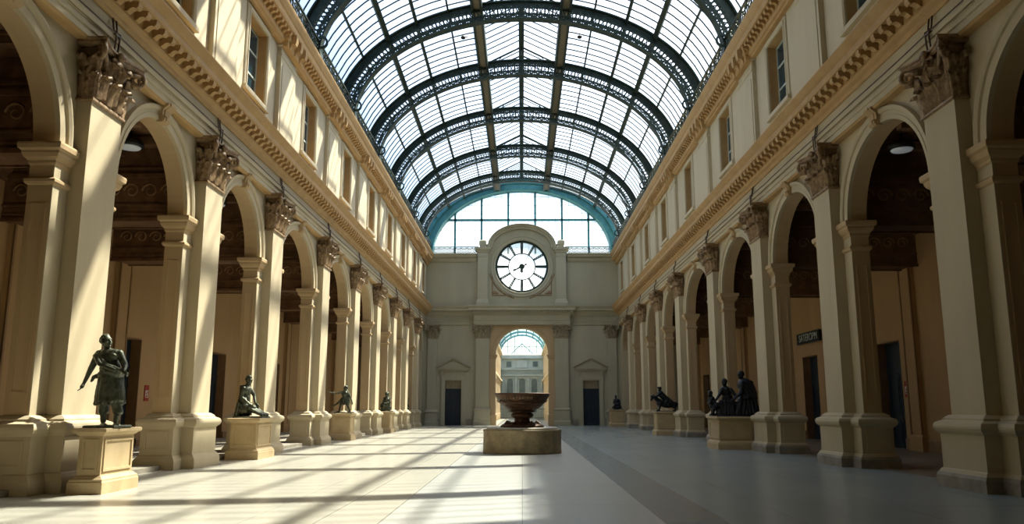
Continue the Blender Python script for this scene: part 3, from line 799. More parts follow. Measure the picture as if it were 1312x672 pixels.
# end wall cornices
for (lab, prof, mt) in (
    ('architrave band across the end wall', [(-.05, 8.70), (.10, 8.70), (.10, 8.84), (.13, 8.85), (.13, 8.98), (.19, 9.0), (.20, 9.08), (.16, 9.10), (-.05, 9.10)], 'stucco_end'),
    ('main cornice across the end wall', [(-.05, 9.50), (.12, 9.50), (.16, 9.6), (.24, 9.68), (.26, 9.9), (.52, 9.93), (.54, 10.1), (.62, 10.17), (.70, 10.27), (.70, ZC), (-.05, ZC + .02)], 'stucco_end'),
    ('upper cornice across the end wall under the lunette', [(-.05, 14.35), (.08, 14.35), (.14, 14.42), (.20, 14.5), (.22, 14.7), (.46, 14.75), (.50, 14.85), (.62, 15.0), (.62, ZU), (-.3, ZU + .05)], 'stucco_end')):
    tr += 1; m = MB()
    if prof[0][1] > 14: 
        for s in (-1, 1): x = sorted((s * 4.05, s * 8.6)); hrun(m, prof, *x)
    elif prof[0][1] > 9.2: hrun(m, prof, -8.7, 8.7)
    else:
        for s in (-1, 1): x = sorted((s * 4.3, s * 8.7)); hrun(m, prof, *x)
    struct(m.build(f'trim_{tr}', mt), lab, 'cornice')
for s in (-1, 1):
    tr += 1; m = MB()
    spans = [(AHW + 2.1, DC - DHW - .45), (DC + DHW + .45, 7.3)]
    for a, b in spans:
        x = sorted((s * a, s * b)); hrun(m, [(-.02, 0), (.10, 0), (.10, .5), (.06, .56), (-.02, .56)], *x)
    struct(m.build(f'baseboard_{"left" if s<0 else "right"}_end', 'plinth'), f'grey base course of the end wall on the {"left" if s<0 else "right"}', 'skirting')

# portal surround
r = thing('portal', 'tall central archway surround with paired corinthian pilasters on the end wall', 'archway', (0, YW, 0), 0)
P1, P2 = 2.78, 4.12
for s in (-1, 1):
    cx = s * (P1 + P2) / 2; hw = (P2 - P1) / 2 - .08
    poly = rect(cx - hw, cx + hw, -.45, 0)
    q = MB(); q.stack(poly, [(.14, 0), (.14, .35), (.10, .40), (.08, .42), (.08, 1.25), (.14, 1.30), (.16, 1.36), (.14, 1.42), (.05, 1.46), (0, 1.5), (0, 7.5)])
    ps = q.build('portal_pilaster', 'stucco_end', r)
    holder = bpy.data.objects.new('capital_mount', None)
    cap = make_capital(r, hw, .45, 7.55, 8.68, 'cap_end')
    cap.location = (cx, -.45, 0); cap.rotation_euler = (0, 0, -PI / 2)
    bpy.data.objects.remove(holder)
    # inner pier and jamb
    x = sorted((s * AHW, s * (P1 + .1)))
    q = MB(); q.stack(rect(x[0], x[1], -.22, .0), [(.06, 0), (.06, .9), (0, .95), (0, 5.75)])
    q.stack(rect(x[0], x[1], -.22, TH - .05), [(0, 5.74), (.05, 5.8), (.05, 5.9), (.12, 5.98), (.14, 6.08), (0, 6.1)])
    q.build('impost_pier', 'jamb', r)
q = MB(); n = 28                      # archivolt and spandrel between pilasters
for k in range(n):
    g0, g1 = PI * k / n, PI * (k + 1) / n
    a = (AHW * math.cos(g0), ASP + AHW * math.sin(g0)); b = (AHW * math.cos(g1), ASP + AHW * math.sin(g1))
    zt = 8.72
    vs = [(a[0], -.22, min(a[1], zt - .01)), (b[0], -.22, min(b[1], zt - .01)), (b[0], -.22, zt), (a[0], -.22, zt)]; vs += [(x, .02, z) for x, y, z in vs]
    q.add(vs, [(0, 1, 2, 3), (7, 6, 5, 4), (0, 4, 5, 1), (2, 6, 7, 3)])
for s in (-1, 1): x = sorted((s * AHW, s * (P1 + .1))); q.box(x[0], x[1], -.22, 0, ASP, 8.72)
q.build('spandrel', 'jamb', r)
q = MB(); frames = []
for i in range(29):
    g = PI * i / 28; nr = Vector((math.cos(g), 0, math.sin(g))); frames.append((Vector((0, -.22, ASP)) + nr * AHW, nr, Vector((0, -1, 0))))
q.sweep(frames, [(0, -.03), (0, .05), (.12, .06), (.13, .03), (.24, .06), (.30, .10), (.30, -.03)]); q.build('arch_moulding', 'jamb', r)
q = MB()                              # broken-forward entablature
q.stack(rect(-4.22, 4.22, -.55, 0), [(0, 8.68), (0, 8.85), (.04, 8.86), (.04, 9.0), (.1, 9.08), (.02, 9.1), (.0, 9.12), (0, 9.5), (.06, 9.56), (.1, 9.65)])
q.build('entablature', 'stucco_end', r)
q = MB(); q.stack(rect(-4.22, 4.22, -.55, 0), [(.1, 9.64), (.12, 9.7), (.12, 9.86), (.46, 9.92), (.48, 10.12), (.60, 10.24), (.62, ZC + .04), (.2, ZC + .1)])
x = -4.5
while x < 4.6: q.box(x - .06, x + .06, -.92, -.6, 9.72, 9.9); x += .24
q.build('portal_cornice', 'stucco_end', r)

# corner pilasters on the end wall
for s in (-1, 1):
    side = 'left' if s < 0 else 'right'
    r = thing('corner_pilaster', f'pale corner pilaster with capital at the {side} end of the end wall', 'pilaster', (s * 7.85, YW, 0), -PI / 2)
    q = MB(); q.stack(rect(0, .22, -.42, .42), [(.16, 0), (.16, .3), (.12, .34), (.12, 1.05), (.2, 1.12), (.2, 1.2), (.05, 1.34), (0, 1.36), (0, 7.52)]); q.build('shaft', 'stucco_end', r)
    cp = make_capital(r, .42, .22, 7.55, 8.68, 'cap_end'); cp.location = (.22, 0, 0)

# side doors with pediments
for s in (-1, 1):
    dn += 1; side = 'left' if s < 0 else 'right'
    r = sempty(f'door_{dn}', f'dark blue double door under a small pediment, {side} of the central archway', 'door', (s * DC, YW, 0))
    q = MB(); a = DHW; fw = .34
    for e in (-1, 1):
        x = sorted((e * a, e * (a + fw))); q.box(x[0], x[1], -.10, .3, 0, DH); x = sorted((e * (a + .1), e * (a + fw))); q.box(x[0], x[1], -.15, -.1, 0, DH + .118)
    q.box(-a - fw, a + fw, -.10, .3, DH + .001, DH + fw); q.box(-a - fw, a + fw, -.15, -.1, DH + .12, DH + fw)
    q.box(-a - .52, a + .52, -.06, 0, DH + fw, 4.75)
    q.build('architrave', 'stucco_end', r)
    q = MB()
    q.stack(rect(-1.22, 1.22, -.16, 0), [(0, 4.62), (.05, 4.7), (.10, 4.76), (.16, 4.80), (.18, 4.90)])
    hx, z0p, z1p = 1.42, 4.90, 5.62
    tri = [(-hx, z0p), (hx, z0p), (0, z1p)]
    vs = [(x, y, z) for y in (-.18, 0) for x, z in tri]; q.add(vs, [(0, 1, 2), (5, 4, 3), (0, 3, 4, 1), (1, 4, 5, 2), (2, 5, 3, 0)])
    for e in (-1, 1):
        aa = Vector((e * (hx + .08), 0, z0p)); bb = Vector((0, 0, z1p + .04)); up_ = Vector((0, 0, 1)); fw_ = Vector((0, -1, 0))
        q.sweep([(aa, up_, fw_), (bb, up_, fw_)], [(0, 0), (0, .26), (.05, .28), (.09, .34), (.14, .36), (.14, 0)])
    for e in (-1, 1): q.taper((e * .98 - .09, e * .98 + .09, -.10, 0), 4.1, (e * .98 - .09, e * .98 + .09, -.18, 0), 4.62)
    q.build('pediment', 'stucco_end', r)
    q = MB(); q.box(-a, a, .22, .30, 3.15, DH); panel(q, .22, -a + .1, a - .1, 3.25, DH - .1, .02, .04, 'y', -1); q.build('transom', 'cap_end', r)
    q = MB(); q.box(-a, a, .24, .32, 0, 3.15)
    for e in (-1, 1):
        for z0_, z1_ in ((.2, .95), (1.1, 2.9)): panel(q, .24, min(e * .09, e * .6), max(e * .09, e * .6), z0_, z1_, .02, .05, 'y', -1)
    q.box(-.02, .02, .2, .24, 0, 3.15); q.build('door_leaf', 'door', r)

# clock aedicule
r = thing('clock_surround', 'arched stone aedicule framing the round clock on the end wall', 'clock surround', (0, YW, 0))
for s in (-1, 1):
    x = sorted((s * 3.02, s * 3.92))
    q = MB(); q.stack(rect(x[0], x[1], -.42, .3), [(.14, ZC), (.14, 10.62), (.05, 10.9), (0, 10.95), (0, 14.75), (.04, 14.8), (.04, 14.95), (0, 15.0), (0, 15.1), (.08, 15.18), (.10, 15.3), (.24, 15.4), (.28, 15.6), (-.1, 15.64)])
    q.build('side_pier', 'stucco_end', r)
    q = MB(); cx = s * 3.5; q.stack(rect(cx - .27, cx + .27, -.32, .22), [(0, 15.62), (0, 15.85), (.04, 15.9), (.04, 16.2), (.0, 16.26), (-.12, 16.36)]); q.build('block_finial', 'stucco_end', r)
q = MB(); frames = []
AR, AZ = 3.06, 15.62
for i in range(41):
    g = PI * i / 40; nr = Vector((math.cos(g) / AR, 0, math.sin(g) / 2.15)).normalized()
    frames.append((Vector((AR * math.cos(g), 0, AZ + 2.15 * math.sin(g))), nr, Vector((0, -1, 0))))
q.sweep(frames, [(0, .60), (-.05, .62), (-.12, .52), (-.22, .48), (-.26, .36), (-.42, .34), (-.46, .24), (-.46, -.5), (0, -.5)]); q.build('arched_hood', 'stucco_end', r)
q = MB(); n = 40                      # tympanum field with round hole
for k in range(n):
    g0, g1 = 2 * PI * k / n, 2 * PI * (k + 1) / n
    def outer(g):
        c_, s_ = math.cos(g), math.sin(g)
        # ray from the clock centre to the outline: rectangle below AZ, ellipse above
        t = 99.0
        if abs(c_) > 1e-6: t = min(t, 3.03 / abs(c_))
        if s_ < -1e-6: t = min(t, (CZ - ZC - .1) / -s_)
        P_ = (c_ * t, CZ + s_ * t)
        if s_ > 0:
            tt = 0.5
            while tt < t:
                x_, z_ = c_ * tt, CZ + s_ * tt
                if z_ > AZ and (x_ / 2.85) ** 2 + ((z_ - AZ) / 1.98) ** 2 > 1: break
                tt += .01
            P_ = (c_ * tt, CZ + s_ * tt)
        return P_
    a0 = (CR * math.cos(g0), CZ + CR * math.sin(g0)); a1 = (CR * math.cos(g1), CZ + CR * math.sin(g1)); b0, b1 = outer(g0), outer(g1)
    vs = [(a0[0], -.12, a0[1]), (a1[0], -.12, a1[1]), (b1[0], -.12, b1[1]), (b0[0], -.12, b0[1])]; vs += [(x, .35, z) for x, y, z in vs]
    q.add(vs, [(0, 1, 2, 3), (7, 6, 5, 4), (0, 4, 5, 1)])
q.box(-3.05, 3.05, -.2, .05, ZC, 10.75)
q.build('field', 'stucco_end', r)
q = MB(); frames = []
for i in range(64):
    g = 2 * PI * i / 64; nr = Vector((math.cos(g), 0, math.sin(g))); frames.append((Vector((0, -.12, CZ)) + nr * CR, nr, Vector((0, -1, 0))))
q.sweep(frames, [(-.06, -.2), (-.06, .04), (.02, .10), (.08, .10), (.10, .05), (.22, .06), (.26, .12), (.34, .12), (.36, 0), (.36, -.05)], closed=True); q.build('round_moulding', 'stucco_end', r)
for s in (-1, 1):                      # corner ornaments
    q = MB(); pts = []
    for k in range(11):
        g = PI * 1.5 + s * (PI / 2) * (.15 + .7 * k / 10); pts.append(((CR + .52) * math.cos(g), (CR + .52) * math.sin(g)))
    cx, cz = s * 2.62, -2.62
    for i in range(len(pts) - 1):
        q.tube([(pts[i][0], -.15, CZ + pts[i][1]), (pts[i + 1][0], -.15, CZ + pts[i + 1][1])], .05, 6)
    q.tube([(pts[0][0], -.15, CZ + cz), (cx, -.15, CZ + cz), (cx, -.15, CZ + pts[-1][1])], .05, 6)
    for t in (.25, .5, .8): q.ball((cx - s * (1.1 - t) * .55, -.15, CZ + cz + .12 + .18 * t), (.16 * t + .06, .05, .13 * t + .05))
    q.build('corner_ornament', 'gilt', r)

# clock
r = thing('clock', 'large round skeleton clock face with white glass above the archway', 'clock', (0, YW + .15, CZ))
q = MB(); frames = []
for i in range(72):
    g = 2 * PI * i / 72; nr = Vector((math.cos(g), 0, math.sin(g))); frames.append((nr * 2.30, nr, Vector((0, -1, 0))))
q.sweep(frames, [(-.12, -.06), (-.12, .06), (.10, .06), (.10, -.06)], closed=True); q.build('rim', 'iron', r)
q = MB(); frames = []
for i in range(60):
    g = 2 * PI * i / 60; nr = Vector((math.cos(g), 0, math.sin(g))); frames.append((nr * 1.2, nr, Vector((0, -1, 0))))
q.sweep(frames, [(-.04, -.03), (-.04, .03), (.04, .03), (.04, -.03)], closed=True); q.build('inner_ring', 'iron', r)
for k in range(12):
    q = MB(); g = PI * k / 6; ca, sa = math.cos(g), math.sin(g)
    def mp(u, w_, t): return (ca * u - sa * w_, t, sa * u + ca * w_)
    w0 = .15 if k % 3 == 0 else .12
    for wv in ((-w0 * .6, w0 * .6)): q.ribbon([(1.22, wv * .7), (2.24, wv)], .08, -.03, .03, mp)
    for t_ in range(5): q.ribbon([(1.25 + t_ * .2, -w0 * .5), (1.42 + t_ * .2, w0 * .6)], .08, -.025, .025, mp)
    if k % 3 == 0: q.ribbon([(1.22, 0), (2.24, 0)], .07, -.02, .02, mp)
    q.build('numeral_bar', 'iron', r)
q = MB()
for k in range(12):
    g = PI * k / 6; q.tube([(0, 0, 0), (1.2 * math.cos(g), 0, 1.2 * math.sin(g))], .014, 5)
q.build('spokes', 'iron', r)
def hand(name, ang, ln, wd):
    q = MB(); ca, sa = math.cos(ang), math.sin(ang)
    def mp(u, w_, t): return (ca * u - sa * w_, -.09 + t, sa * u + ca * w_)
    pts = [(-.25, wd * .6), (0, wd), (ln * .55, wd * .45), (ln * .7, wd * 1.1), (ln * .8, wd * .4), (ln, 0), (ln * .8, -wd * .4), (ln * .7, -wd * 1.1), (ln * .55, -wd * .45), (0, -wd), (-.25, -wd * .6)]
    vs = [mp(u, w_, t) for t in (0, .02) for u, w_ in pts]; L_ = len(pts)
    q.add(vs, [(i, (i + 1) % L_, L_ + (i + 1) % L_, L_ + i) for i in range(L_)] + [tuple(range(L_)), tuple(range(L_, 2 * L_))])
    return q.build(name, 'iron', r)
hand('hour_hand', math.radians(-92), .62, .19); hand('minute_hand', math.radians(205), 1.05, .10)
hand('counterweight', math.radians(28), .6, .09)
q = MB(); q.ball((0, -.08, 0), (.24, .06, .24)); q.build('hub', 'iron', r)
q = MB(); n = 64; q.add([(2.32 * math.cos(2 * PI * i / n), .05, 2.32 * math.sin(2 * PI * i / n)) for i in range(n)], [tuple(range(n))]); q.build('glass', 'clock_glass', r)

# ---------------------------------------------------------------- lunette window above the end wall
r = sempty('window_lunette', 'large half-round lunette window with teal glazing bars above the end wall', 'window', (0, YE + .5, 0))
def ell(a, b, g): return (a * math.cos(g), RZ + b * math.sin(g))
q = MB(); frames = []
for i in range(65):
    g = PI * i / 64; x, z = ell(7.95, 5.75, g); nr = Vector((math.cos(g) / 7.95, 0, math.sin(g) / 5.75)).normalized(); frames.append((Vector((x, 0, z)), nr, Vector((0, -1, 0))))
q.sweep(frames, [(0, -.2), (0, .9), (.06, .92), (.50, .92), (.56, 1.1), (1.1, 1.1), (1.1, -.2)], smooth=False); q.build('teal_frame', 'teal', r)
q = MB()
for x in (-6.05, -3.65, -1.22, 1.22, 3.65, 6.05): q.box(x - .09, x + .09, -.1, .05, RZ, RZ + 5.75 * math.sqrt(1 - (x / 7.95) ** 2) + .1)
zb = 18.32; xx = 7.95 * math.sqrt(1 - ((zb - RZ) / 5.75) ** 2); q.box(-xx, xx, -.1, .05, zb - .09, zb + .09)
q.build('main_bars', 'teal', r)
q = MB(); x = -7.9
while x < 7.9:
    h_ = 5.75 * math.sqrt(max(0, 1 - (x / 7.95) ** 2)); q.box(x - .012, x + .012, -.02, .02, RZ, RZ + h_); x += .608
z = RZ + .6
while z < RZ + 5.6:
    xx = 7.95 * math.sqrt(1 - ((z - RZ) / 5.75) ** 2); q.box(-xx, xx, -.02, .02, z - .012, z + .012); z += .78
q.build('fine_bars', 'teal', r)
q = MB(); pts = [(7.97 * math.cos(PI * i / 48), .03, RZ - .1 + 5.85 * math.sin(PI * i / 48)) for i in range(49)]; q.add(pts, [tuple(range(49))]); q.build('glass', 'lunette_glass', r)

# ---------------------------------------------------------------- iron railings
def scroll_cell(m, u0, L_, h, mp, th=.02, wd=.035):
    cx = u0 + L_ / 2; cz = h * .5
    m.ribbon([(cx + .26 * h * math.cos(2 * PI * i / 12), cz + .26 * h * math.sin(2 * PI * i / 12)) for i in range(13)], wd, -th, th, mp)
    for e in (-1, 1):
        for f in (-1, 1):
            pts = []
            for i in range(10):
                t = i / 9; g = t * 1.4 * PI; q_ = .22 * h * (1 - .6 * t)
                pts.append((cx + e * (L_ * .5 - .22 * h + q_ * math.cos(g) * .9), cz + f * (h * .24 + q_ * math.sin(g) * .9)))
            m.ribbon(pts, wd * .9, -th, th, mp)
    m.ribbon([(u0, 0), (u0, h)], wd, -th, th, mp)
    m.ribbon([(u0, h * .1), (u0 + L_, h * .9)], wd * .7, -th, th, mp); m.ribbon([(u0, h * .9), (u0 + L_, h * .1)], wd * .7, -th, th, mp)
for s in (-1, 1):
    side = 'left' if s < 0 else 'right'
    r = thing('cornice_railing', f'dark ornate wrought iron cresting along the {side} upper cornice', 'railing', (s * 8.08, 0, ZU))
    q = MB(); y = Y0 + .1
    def mp(u, w_, t): return (t, u, w_)
    while y < YE - 1.0:
        scroll_cell(q, y, .8, .85, mp); y += .8
    q.build('scrollwork', 'iron', r)
    q = MB(); q.box(-.04, .04, Y0, YE - .7, 0, .06); q.box(-.04, .04, Y0, YE - .7, .84, .91)
    q.build('rails', 'iron', r)
r = thing('lunette_railing', 'low iron railing at the foot of the lunette window', 'railing', (0, YE + .05, ZU + .02))
q = MB()
def mp(u, w_, t): return (u, t, w_)
for s in (-1, 1):
    x = 3.95
    while x < 7.8: scroll_cell(q, s * x if s > 0 else -x - .5, .5, .65, mp, .02, .055); x += .5
q.build('scrollwork', 'iron', r)
q = MB()
for s in (-1, 1):
    x = sorted((s * 3.9, s * 7.9)); q.box(x[0], x[1], -.03, .03, 0, .05); q.box(x[0], x[1], -.03, .03, .65, .72)
q.build('rails', 'teal', r)

# ---------------------------------------------------------------- arched roof ribs
DEP = .95
def rib_frame(g, off=0.0):
    x, z = RA * math.cos(g), RZ + RB * math.sin(g)
    nr = Vector((math.cos(g) / RA, 0, math.sin(g) / RB)).normalized()
    return Vector((x, 0, z)) + nr * off, nr
def arc_table(n=400):
    t = [0.0]; pr = rib_frame(0)[0]
    for i in range(1, n + 1):
        p = rib_frame(PI * i / n)[0]; t.append(t[-1] + (p - pr).length); pr = p
    return t
AT = arc_table(); ALEN = AT[-1]
import bisect
def g_at(u):
    u = min(max(u, 0), ALEN - 1e-6); i = bisect.bisect_right(AT, u) - 1; f = (u - AT[i]) / max(AT[i + 1] - AT[i], 1e-9); return PI * (i + f) / 400
def make_rib():
    r = thing('roof_rib', '', 'roof rib')
    def chord(o0, o1, hw_, name, par, mt='iron', n=72):
        q = MB(); fr = []
        for i in range(n + 1):
            p, nr = rib_frame(PI * i / n); fr.append((p, nr, Vector((0, 1, 0))))
        q.sweep(fr, [(o0, -hw_), (o0, hw_), (o1, hw_), (o1, -hw_)]); return q.build(name, mt, par)
    chord(0, .07, .20, 'lower_flange', r)
    up = chord(DEP - .06, DEP, .26, 'upper_flange', r)
    q = MB(); fr = []                # solid outer plate, deeper at the haunches
    n = 72
    for i in range(n + 1):
        g = PI * i / n; p, nr = rib_frame(g); fr.append((p, nr, g))
    vs = []
    for p, nr, g in fr:
        dd = .10 + .26 * abs(math.cos(g)) ** 1.2
        for a_, b_ in ((DEP - .05, -.12), (DEP - .05, .12), (DEP - .05 - dd, .12), (DEP - .05 - dd, -.12)): vs.append(p + nr * a_ + Vector((0, 1, 0)) * b_)
    q.add(vs, [(k * 4 + i, k * 4 + (i + 1) % 4, k * 4 + 4 + (i + 1) % 4, k * 4 + 4 + i) for k in range(n) for i in range(4)])
    q.build('solid_web', 'iron', r)
    q = MB()
    for side_y in (-.10,):
        def mp(u, w_, t):
            p, nr = rib_frame(g_at(u), w_ + .06); return p + Vector((0, 1, 0)) * (t + side_y)
        nc = 56; L_ = ALEN / nc
        for k in range(nc):
            scroll_cell(q, k * L_, L_, .78, mp, .02, .06)
    q.build('scroll_lattice', 'iron', r)
    for e in (-1, 1):
        q = MB(); q.taper((e * 8.2 - .28, e * 8.2 + .28, -.3, .3), ZU - RZ + RZ, (e * 8.25 - .22, e * 8.25 + .22, -.25, .25), ZU + .5)
        frames = []
        for i in range(20):
            g = 2 * PI * i / 20; nr = Vector((math.cos(g), 0, math.sin(g))); frames.append((Vector((e * 7.95, -.25, RZ + .62)) + nr * .22, nr, Vector((0, -1, 0))))
        q.sweep(frames, [(-.04, -.04), (-.04, .04), (.05, .04), (.05, -.04)], closed=True)
        q.build('foot_bracket', 'iron', r)
    # gable truss carrying the ridge
    q = MB(); z0 = RZ + RB + .75
    for e in (-1, 1):
        q.tube([(e * 2.15, 0, z0 - .05), (0, 0, z0 + 1.05)], .055, 6); q.tube([(e * 1.1, 0, z0 + .5), (e * 1.5, 0, z0 - .05)], .025, 5)
        q.tube([(e * 2.15, 0, z0 - .05), (e * .9, 0, z0 + .12), (0, 0, z0 + .55)], .025, 5)
    q.tube([(0, 0, z0 + .3), (0, 0, z0 + 1.1)], .05, 6)
    q.build('ridge_truss', 'iron', r)
    return r
rib = make_rib(); snap(rib)
rl = ['behind the camera, farthest back', 'above the camera, out of view', 'just out of view overhead', 'overhead at the top edge, out of view', 'nearest, cut by the top corners of the photo',
      'second, crossing just below the top edge', 'third from the camera', 'fourth from the camera', 'fifth from the camera', 'last before the lunette']
for i, y in enumerate(RIBS):
    o = rib if i == 0 else copy_tree(rib)
    o.location = (0, y, 0); o['label'] = f'arched iron roof rib with scroll lattice, {rl[i]}'; o['category'] = 'roof rib'; o['group'] = 'arched roof ribs'

# ---------------------------------------------------------------- glass vault
RGZ = DEP + .03
def vpt(g, off): return rib_frame(g, off)[0]
GA, GB = RA + DEP, RB + DEP
def g_of_x(x): return math.acos(max(-1, min(1, x / GA)))
gb = g_of_x(2.1)                       # side beams stand at x = +-2.1
ce = sempty('ceiling', 'curved iron and glass barrel vault over the nave', 'glass roof')
y0g, y1g = 20.0, YE - .5
q = MB(); gs = [PI * i / 40 for i in range(41)]
for a_, b_ in ((RGZ - .02, RGZ + .12),):
    fr = []
    for g in gs:
        p, nr = rib_frame(g); fr.append((Vector((p.x, 0, p.z)), nr, Vector((0, 1, 0))))
    q.sweep(fr, [(a_, Y0), (a_, 20.0), (b_, 20.0), (b_, Y0)])
q.build('unseen_shade_vault', 'stucco_upper', ce)  # opaque stretch out of view, added to darken the near end
q = MB(); n = 20; g_foot = .0
for s in (0, 1):
    gs = [gb * i / n for i in range(n + 1)] if s == 0 else [PI - gb * i / n for i in range(n + 1)]
    vs = []
    for y in (y0g, y1g): vs += [(*(vpt(g, RGZ).xz),) for g in gs] and [Vector((vpt(g, RGZ).x, y, vpt(g, RGZ).z)) for g in gs]
    q.add(vs, [(i, i + 1, n + 2 + i, n + 1 + i) for i in range(n)], True)
zb_ = vpt(gb, RGZ).z; ZR = zb_ + 1.15
q.add([(-2.1, y0g, zb_ + .1), (0, y0g, ZR), (2.1, y0g, zb_ + .1), (-2.1, y1g, zb_ + .1), (0, y1g, ZR), (2.1, y1g, zb_ + .1)], [(0, 1, 4, 3), (1, 2, 5, 4)])
q.build('vault_glass', 'roof_glass', ce)
q = MB()                              # purlins along the vault
for x, hw_, dp in ((3.75, .045, .10), (5.35, .075, .16), (6.75, .12, .20), (7.85, .045, .10)):
    for s in (-1, 1):
        g = g_of_x(s * x); p, nr = rib_frame(g, RGZ - dp - .02); tn = Vector((nr.z, 0, -nr.x))
        fr = [(Vector((p.x, y, p.z)), nr, tn) for y in (y0g, y1g)]; q.sweep(fr, [(0, -hw_), (0, hw_), (dp, hw_), (dp, -hw_)])
q.build('purlins', 'iron', ce)
q = MB(); pk = MB()
for s in (-1, 1):                      # twin side beams with a tan plate between
    for x in (1.98, 2.42):
        q.box(s * x - .06, s * x + .06, y0g, y1g, zb_ - .42, zb_ + .15)
    x = sorted((s * 1.98, s * 2.42)); pk.box(x[0], x[1], y0g, y1g, zb_ - .30, zb_ - .26)
q.build('side_beams', 'iron', ce); pk.build('beam_soffit', 'iron_tan', ce)
q = MB(); q.box(-.10, .10, y0g, y1g, ZR - .30, ZR + .02); q.box(-.15, .15, y0g, y1g, ZR - .34, ZR - .29); q.build('ridge_beam', 'iron', ce)
q = MB()                              # glazing bars
ys = []
RR = [Y0 - 2] + RIBS + [YE]
for a, b in zip(RR, RR[1:]):
    nn = 10
    for i in range(1, nn): 
        y = a + (b - a) * i / nn
        if y > y0g: ys.append(y)
for y in ys:
    for s in (0, 1):
        gs = [gb * i / 14 for i in range(15)] if s == 0 else [PI - gb * i / 14 for i in range(15)]
        fr = []
        for g in gs:
            p, nr = rib_frame(g, RGZ - .01); fr.append((Vector((p.x, y, p.z)), nr, Vector((0, 1, 0))))
        q.sweep(fr, [(0, -.018), (0, .018), (-.06, .012), (-.06, -.012)])
        e = 1 if s == 0 else -1
        A = Vector((e * 2.1, y, zb_ + .09)); B = Vector((0, y, ZR - .01)); nr = Vector((0, 0, 1))
        q.sweep([(A, nr, Vector((0, 1, 0))), (B, nr, Vector((0, 1, 0)))], [(0, -.018), (0, .018), (-.06, .012), (-.06, -.012)])
q.build('glazing_bars', 'iron', ce)
# two small security cameras hang between the ribs
for s in (-1, 1):
    r = thing('camera_dome', f'tiny dark fitting hanging under the roof glass {"left" if s<0 else "right"} of the ridge', 'lamp', (s * 3.1, 40.4, zb_ - .25))
    q = MB(); q.tube([(0, 0, .35), (0, 0, .05)], .015, 5); q.build('stem', 'black', r)
    q = MB(); q.ball((0, 0, 0), (.13, .13, .10)); q.box(-.02, .25, -.02, .02, .02, .05); q.build('body', 'black', r)

# back wall behind the camera
m = MB(); m.box(-14.4, 14.4, Y0 - .5, Y0, 0, 22.5)
struct(m.build('wall_back', 'stucco'), 'plain cream wall behind the camera', 'wall')

# ================================================================ pedestals, statues, fountain, gallery
# ---------------------------------------------------------------- pedestals
def make_pedestal(label, x0, x1, y0, y1, h, group):
    cx, cy_ = (x0 + x1) / 2, (y0 + y1) / 2; hx, hy = (x1 - x0) / 2, (y1 - y0) / 2
    r = thing('statue_pedestal', label, 'pedestal', (cx, cy_, 0), 0, group)
    B = rect(-hx + .10, hx - .10, -hy + .10, hy - .10)
    q = MB(); q.stack(B, [(.10, 0), (.10, .20), (.085, .22), (.085, .25), (.05, .28), (.02, .31), (0, .315)]); q.build('plinth', 'pedestal', r)
    q = MB(); q.stack(B, [(0, .31), (0, h - .13)])
    for e in (-1, 1):
        panel(q, e * (hy - .10), -hx + .16, hx - .16, .38, h - .19, .022, .045, 'y', e)
        panel(q, e * (hx - .10), -hy + .16, hy - .16, .38, h - .19, .022, .045, 'x', e)
    q.build('die', 'pedestal', r)
    q = MB(); q.stack(B, [(0, h - .135), (.03, h - .12), (.05, h - .09), (.085, h - .08), (.10, h - .06), (.10, h - .015), (.08, h)]); q.build('cap_slab', 'pedestal', r)
    return cx, cy_
H1 = 1.13
PED = {}
for key, lab, x0, x1, y0, y1, h in (
    ('L1', 'panelled sandstone pedestal under the standing man statue, left foreground', -8.00, -7.38, 14.62, 16.0, 1.14),
    ('L2', 'sandstone pedestal under the kneeling figure statue on the left', -8.72, -7.74, 24.3, 25.9, 1.20),
    ('L3', 'sandstone pedestal under the lunging swordsman statue', -9.05, -7.98, 38.6, 39.75, 1.25),
    ('L4', 'small pedestal under the hooded seated statue on the left', -8.95, -8.0, 50.4, 51.8, 1.28),
    ('L5', 'farthest left pedestal, under the crumpled dark statue', -9.6, -8.45, 61.7, 63.1, 1.35),
    ('R1', 'wide panelled pedestal under the large seated pair statue on the right', 7.12, 8.55, 30.3, 32.1, 1.18),
    ('R2', 'pedestal under the dark beast statue on the right', 7.35, 8.85, 45.55, 47.0, 1.30),
    ('R3', 'farthest right pedestal, under the small seated statue', 7.10, 8.35, 66.8, 68.2, 1.35)):
    PED[key] = (*make_pedestal(lab, x0, x1, y0, y1, h, 'statue pedestals'), h)

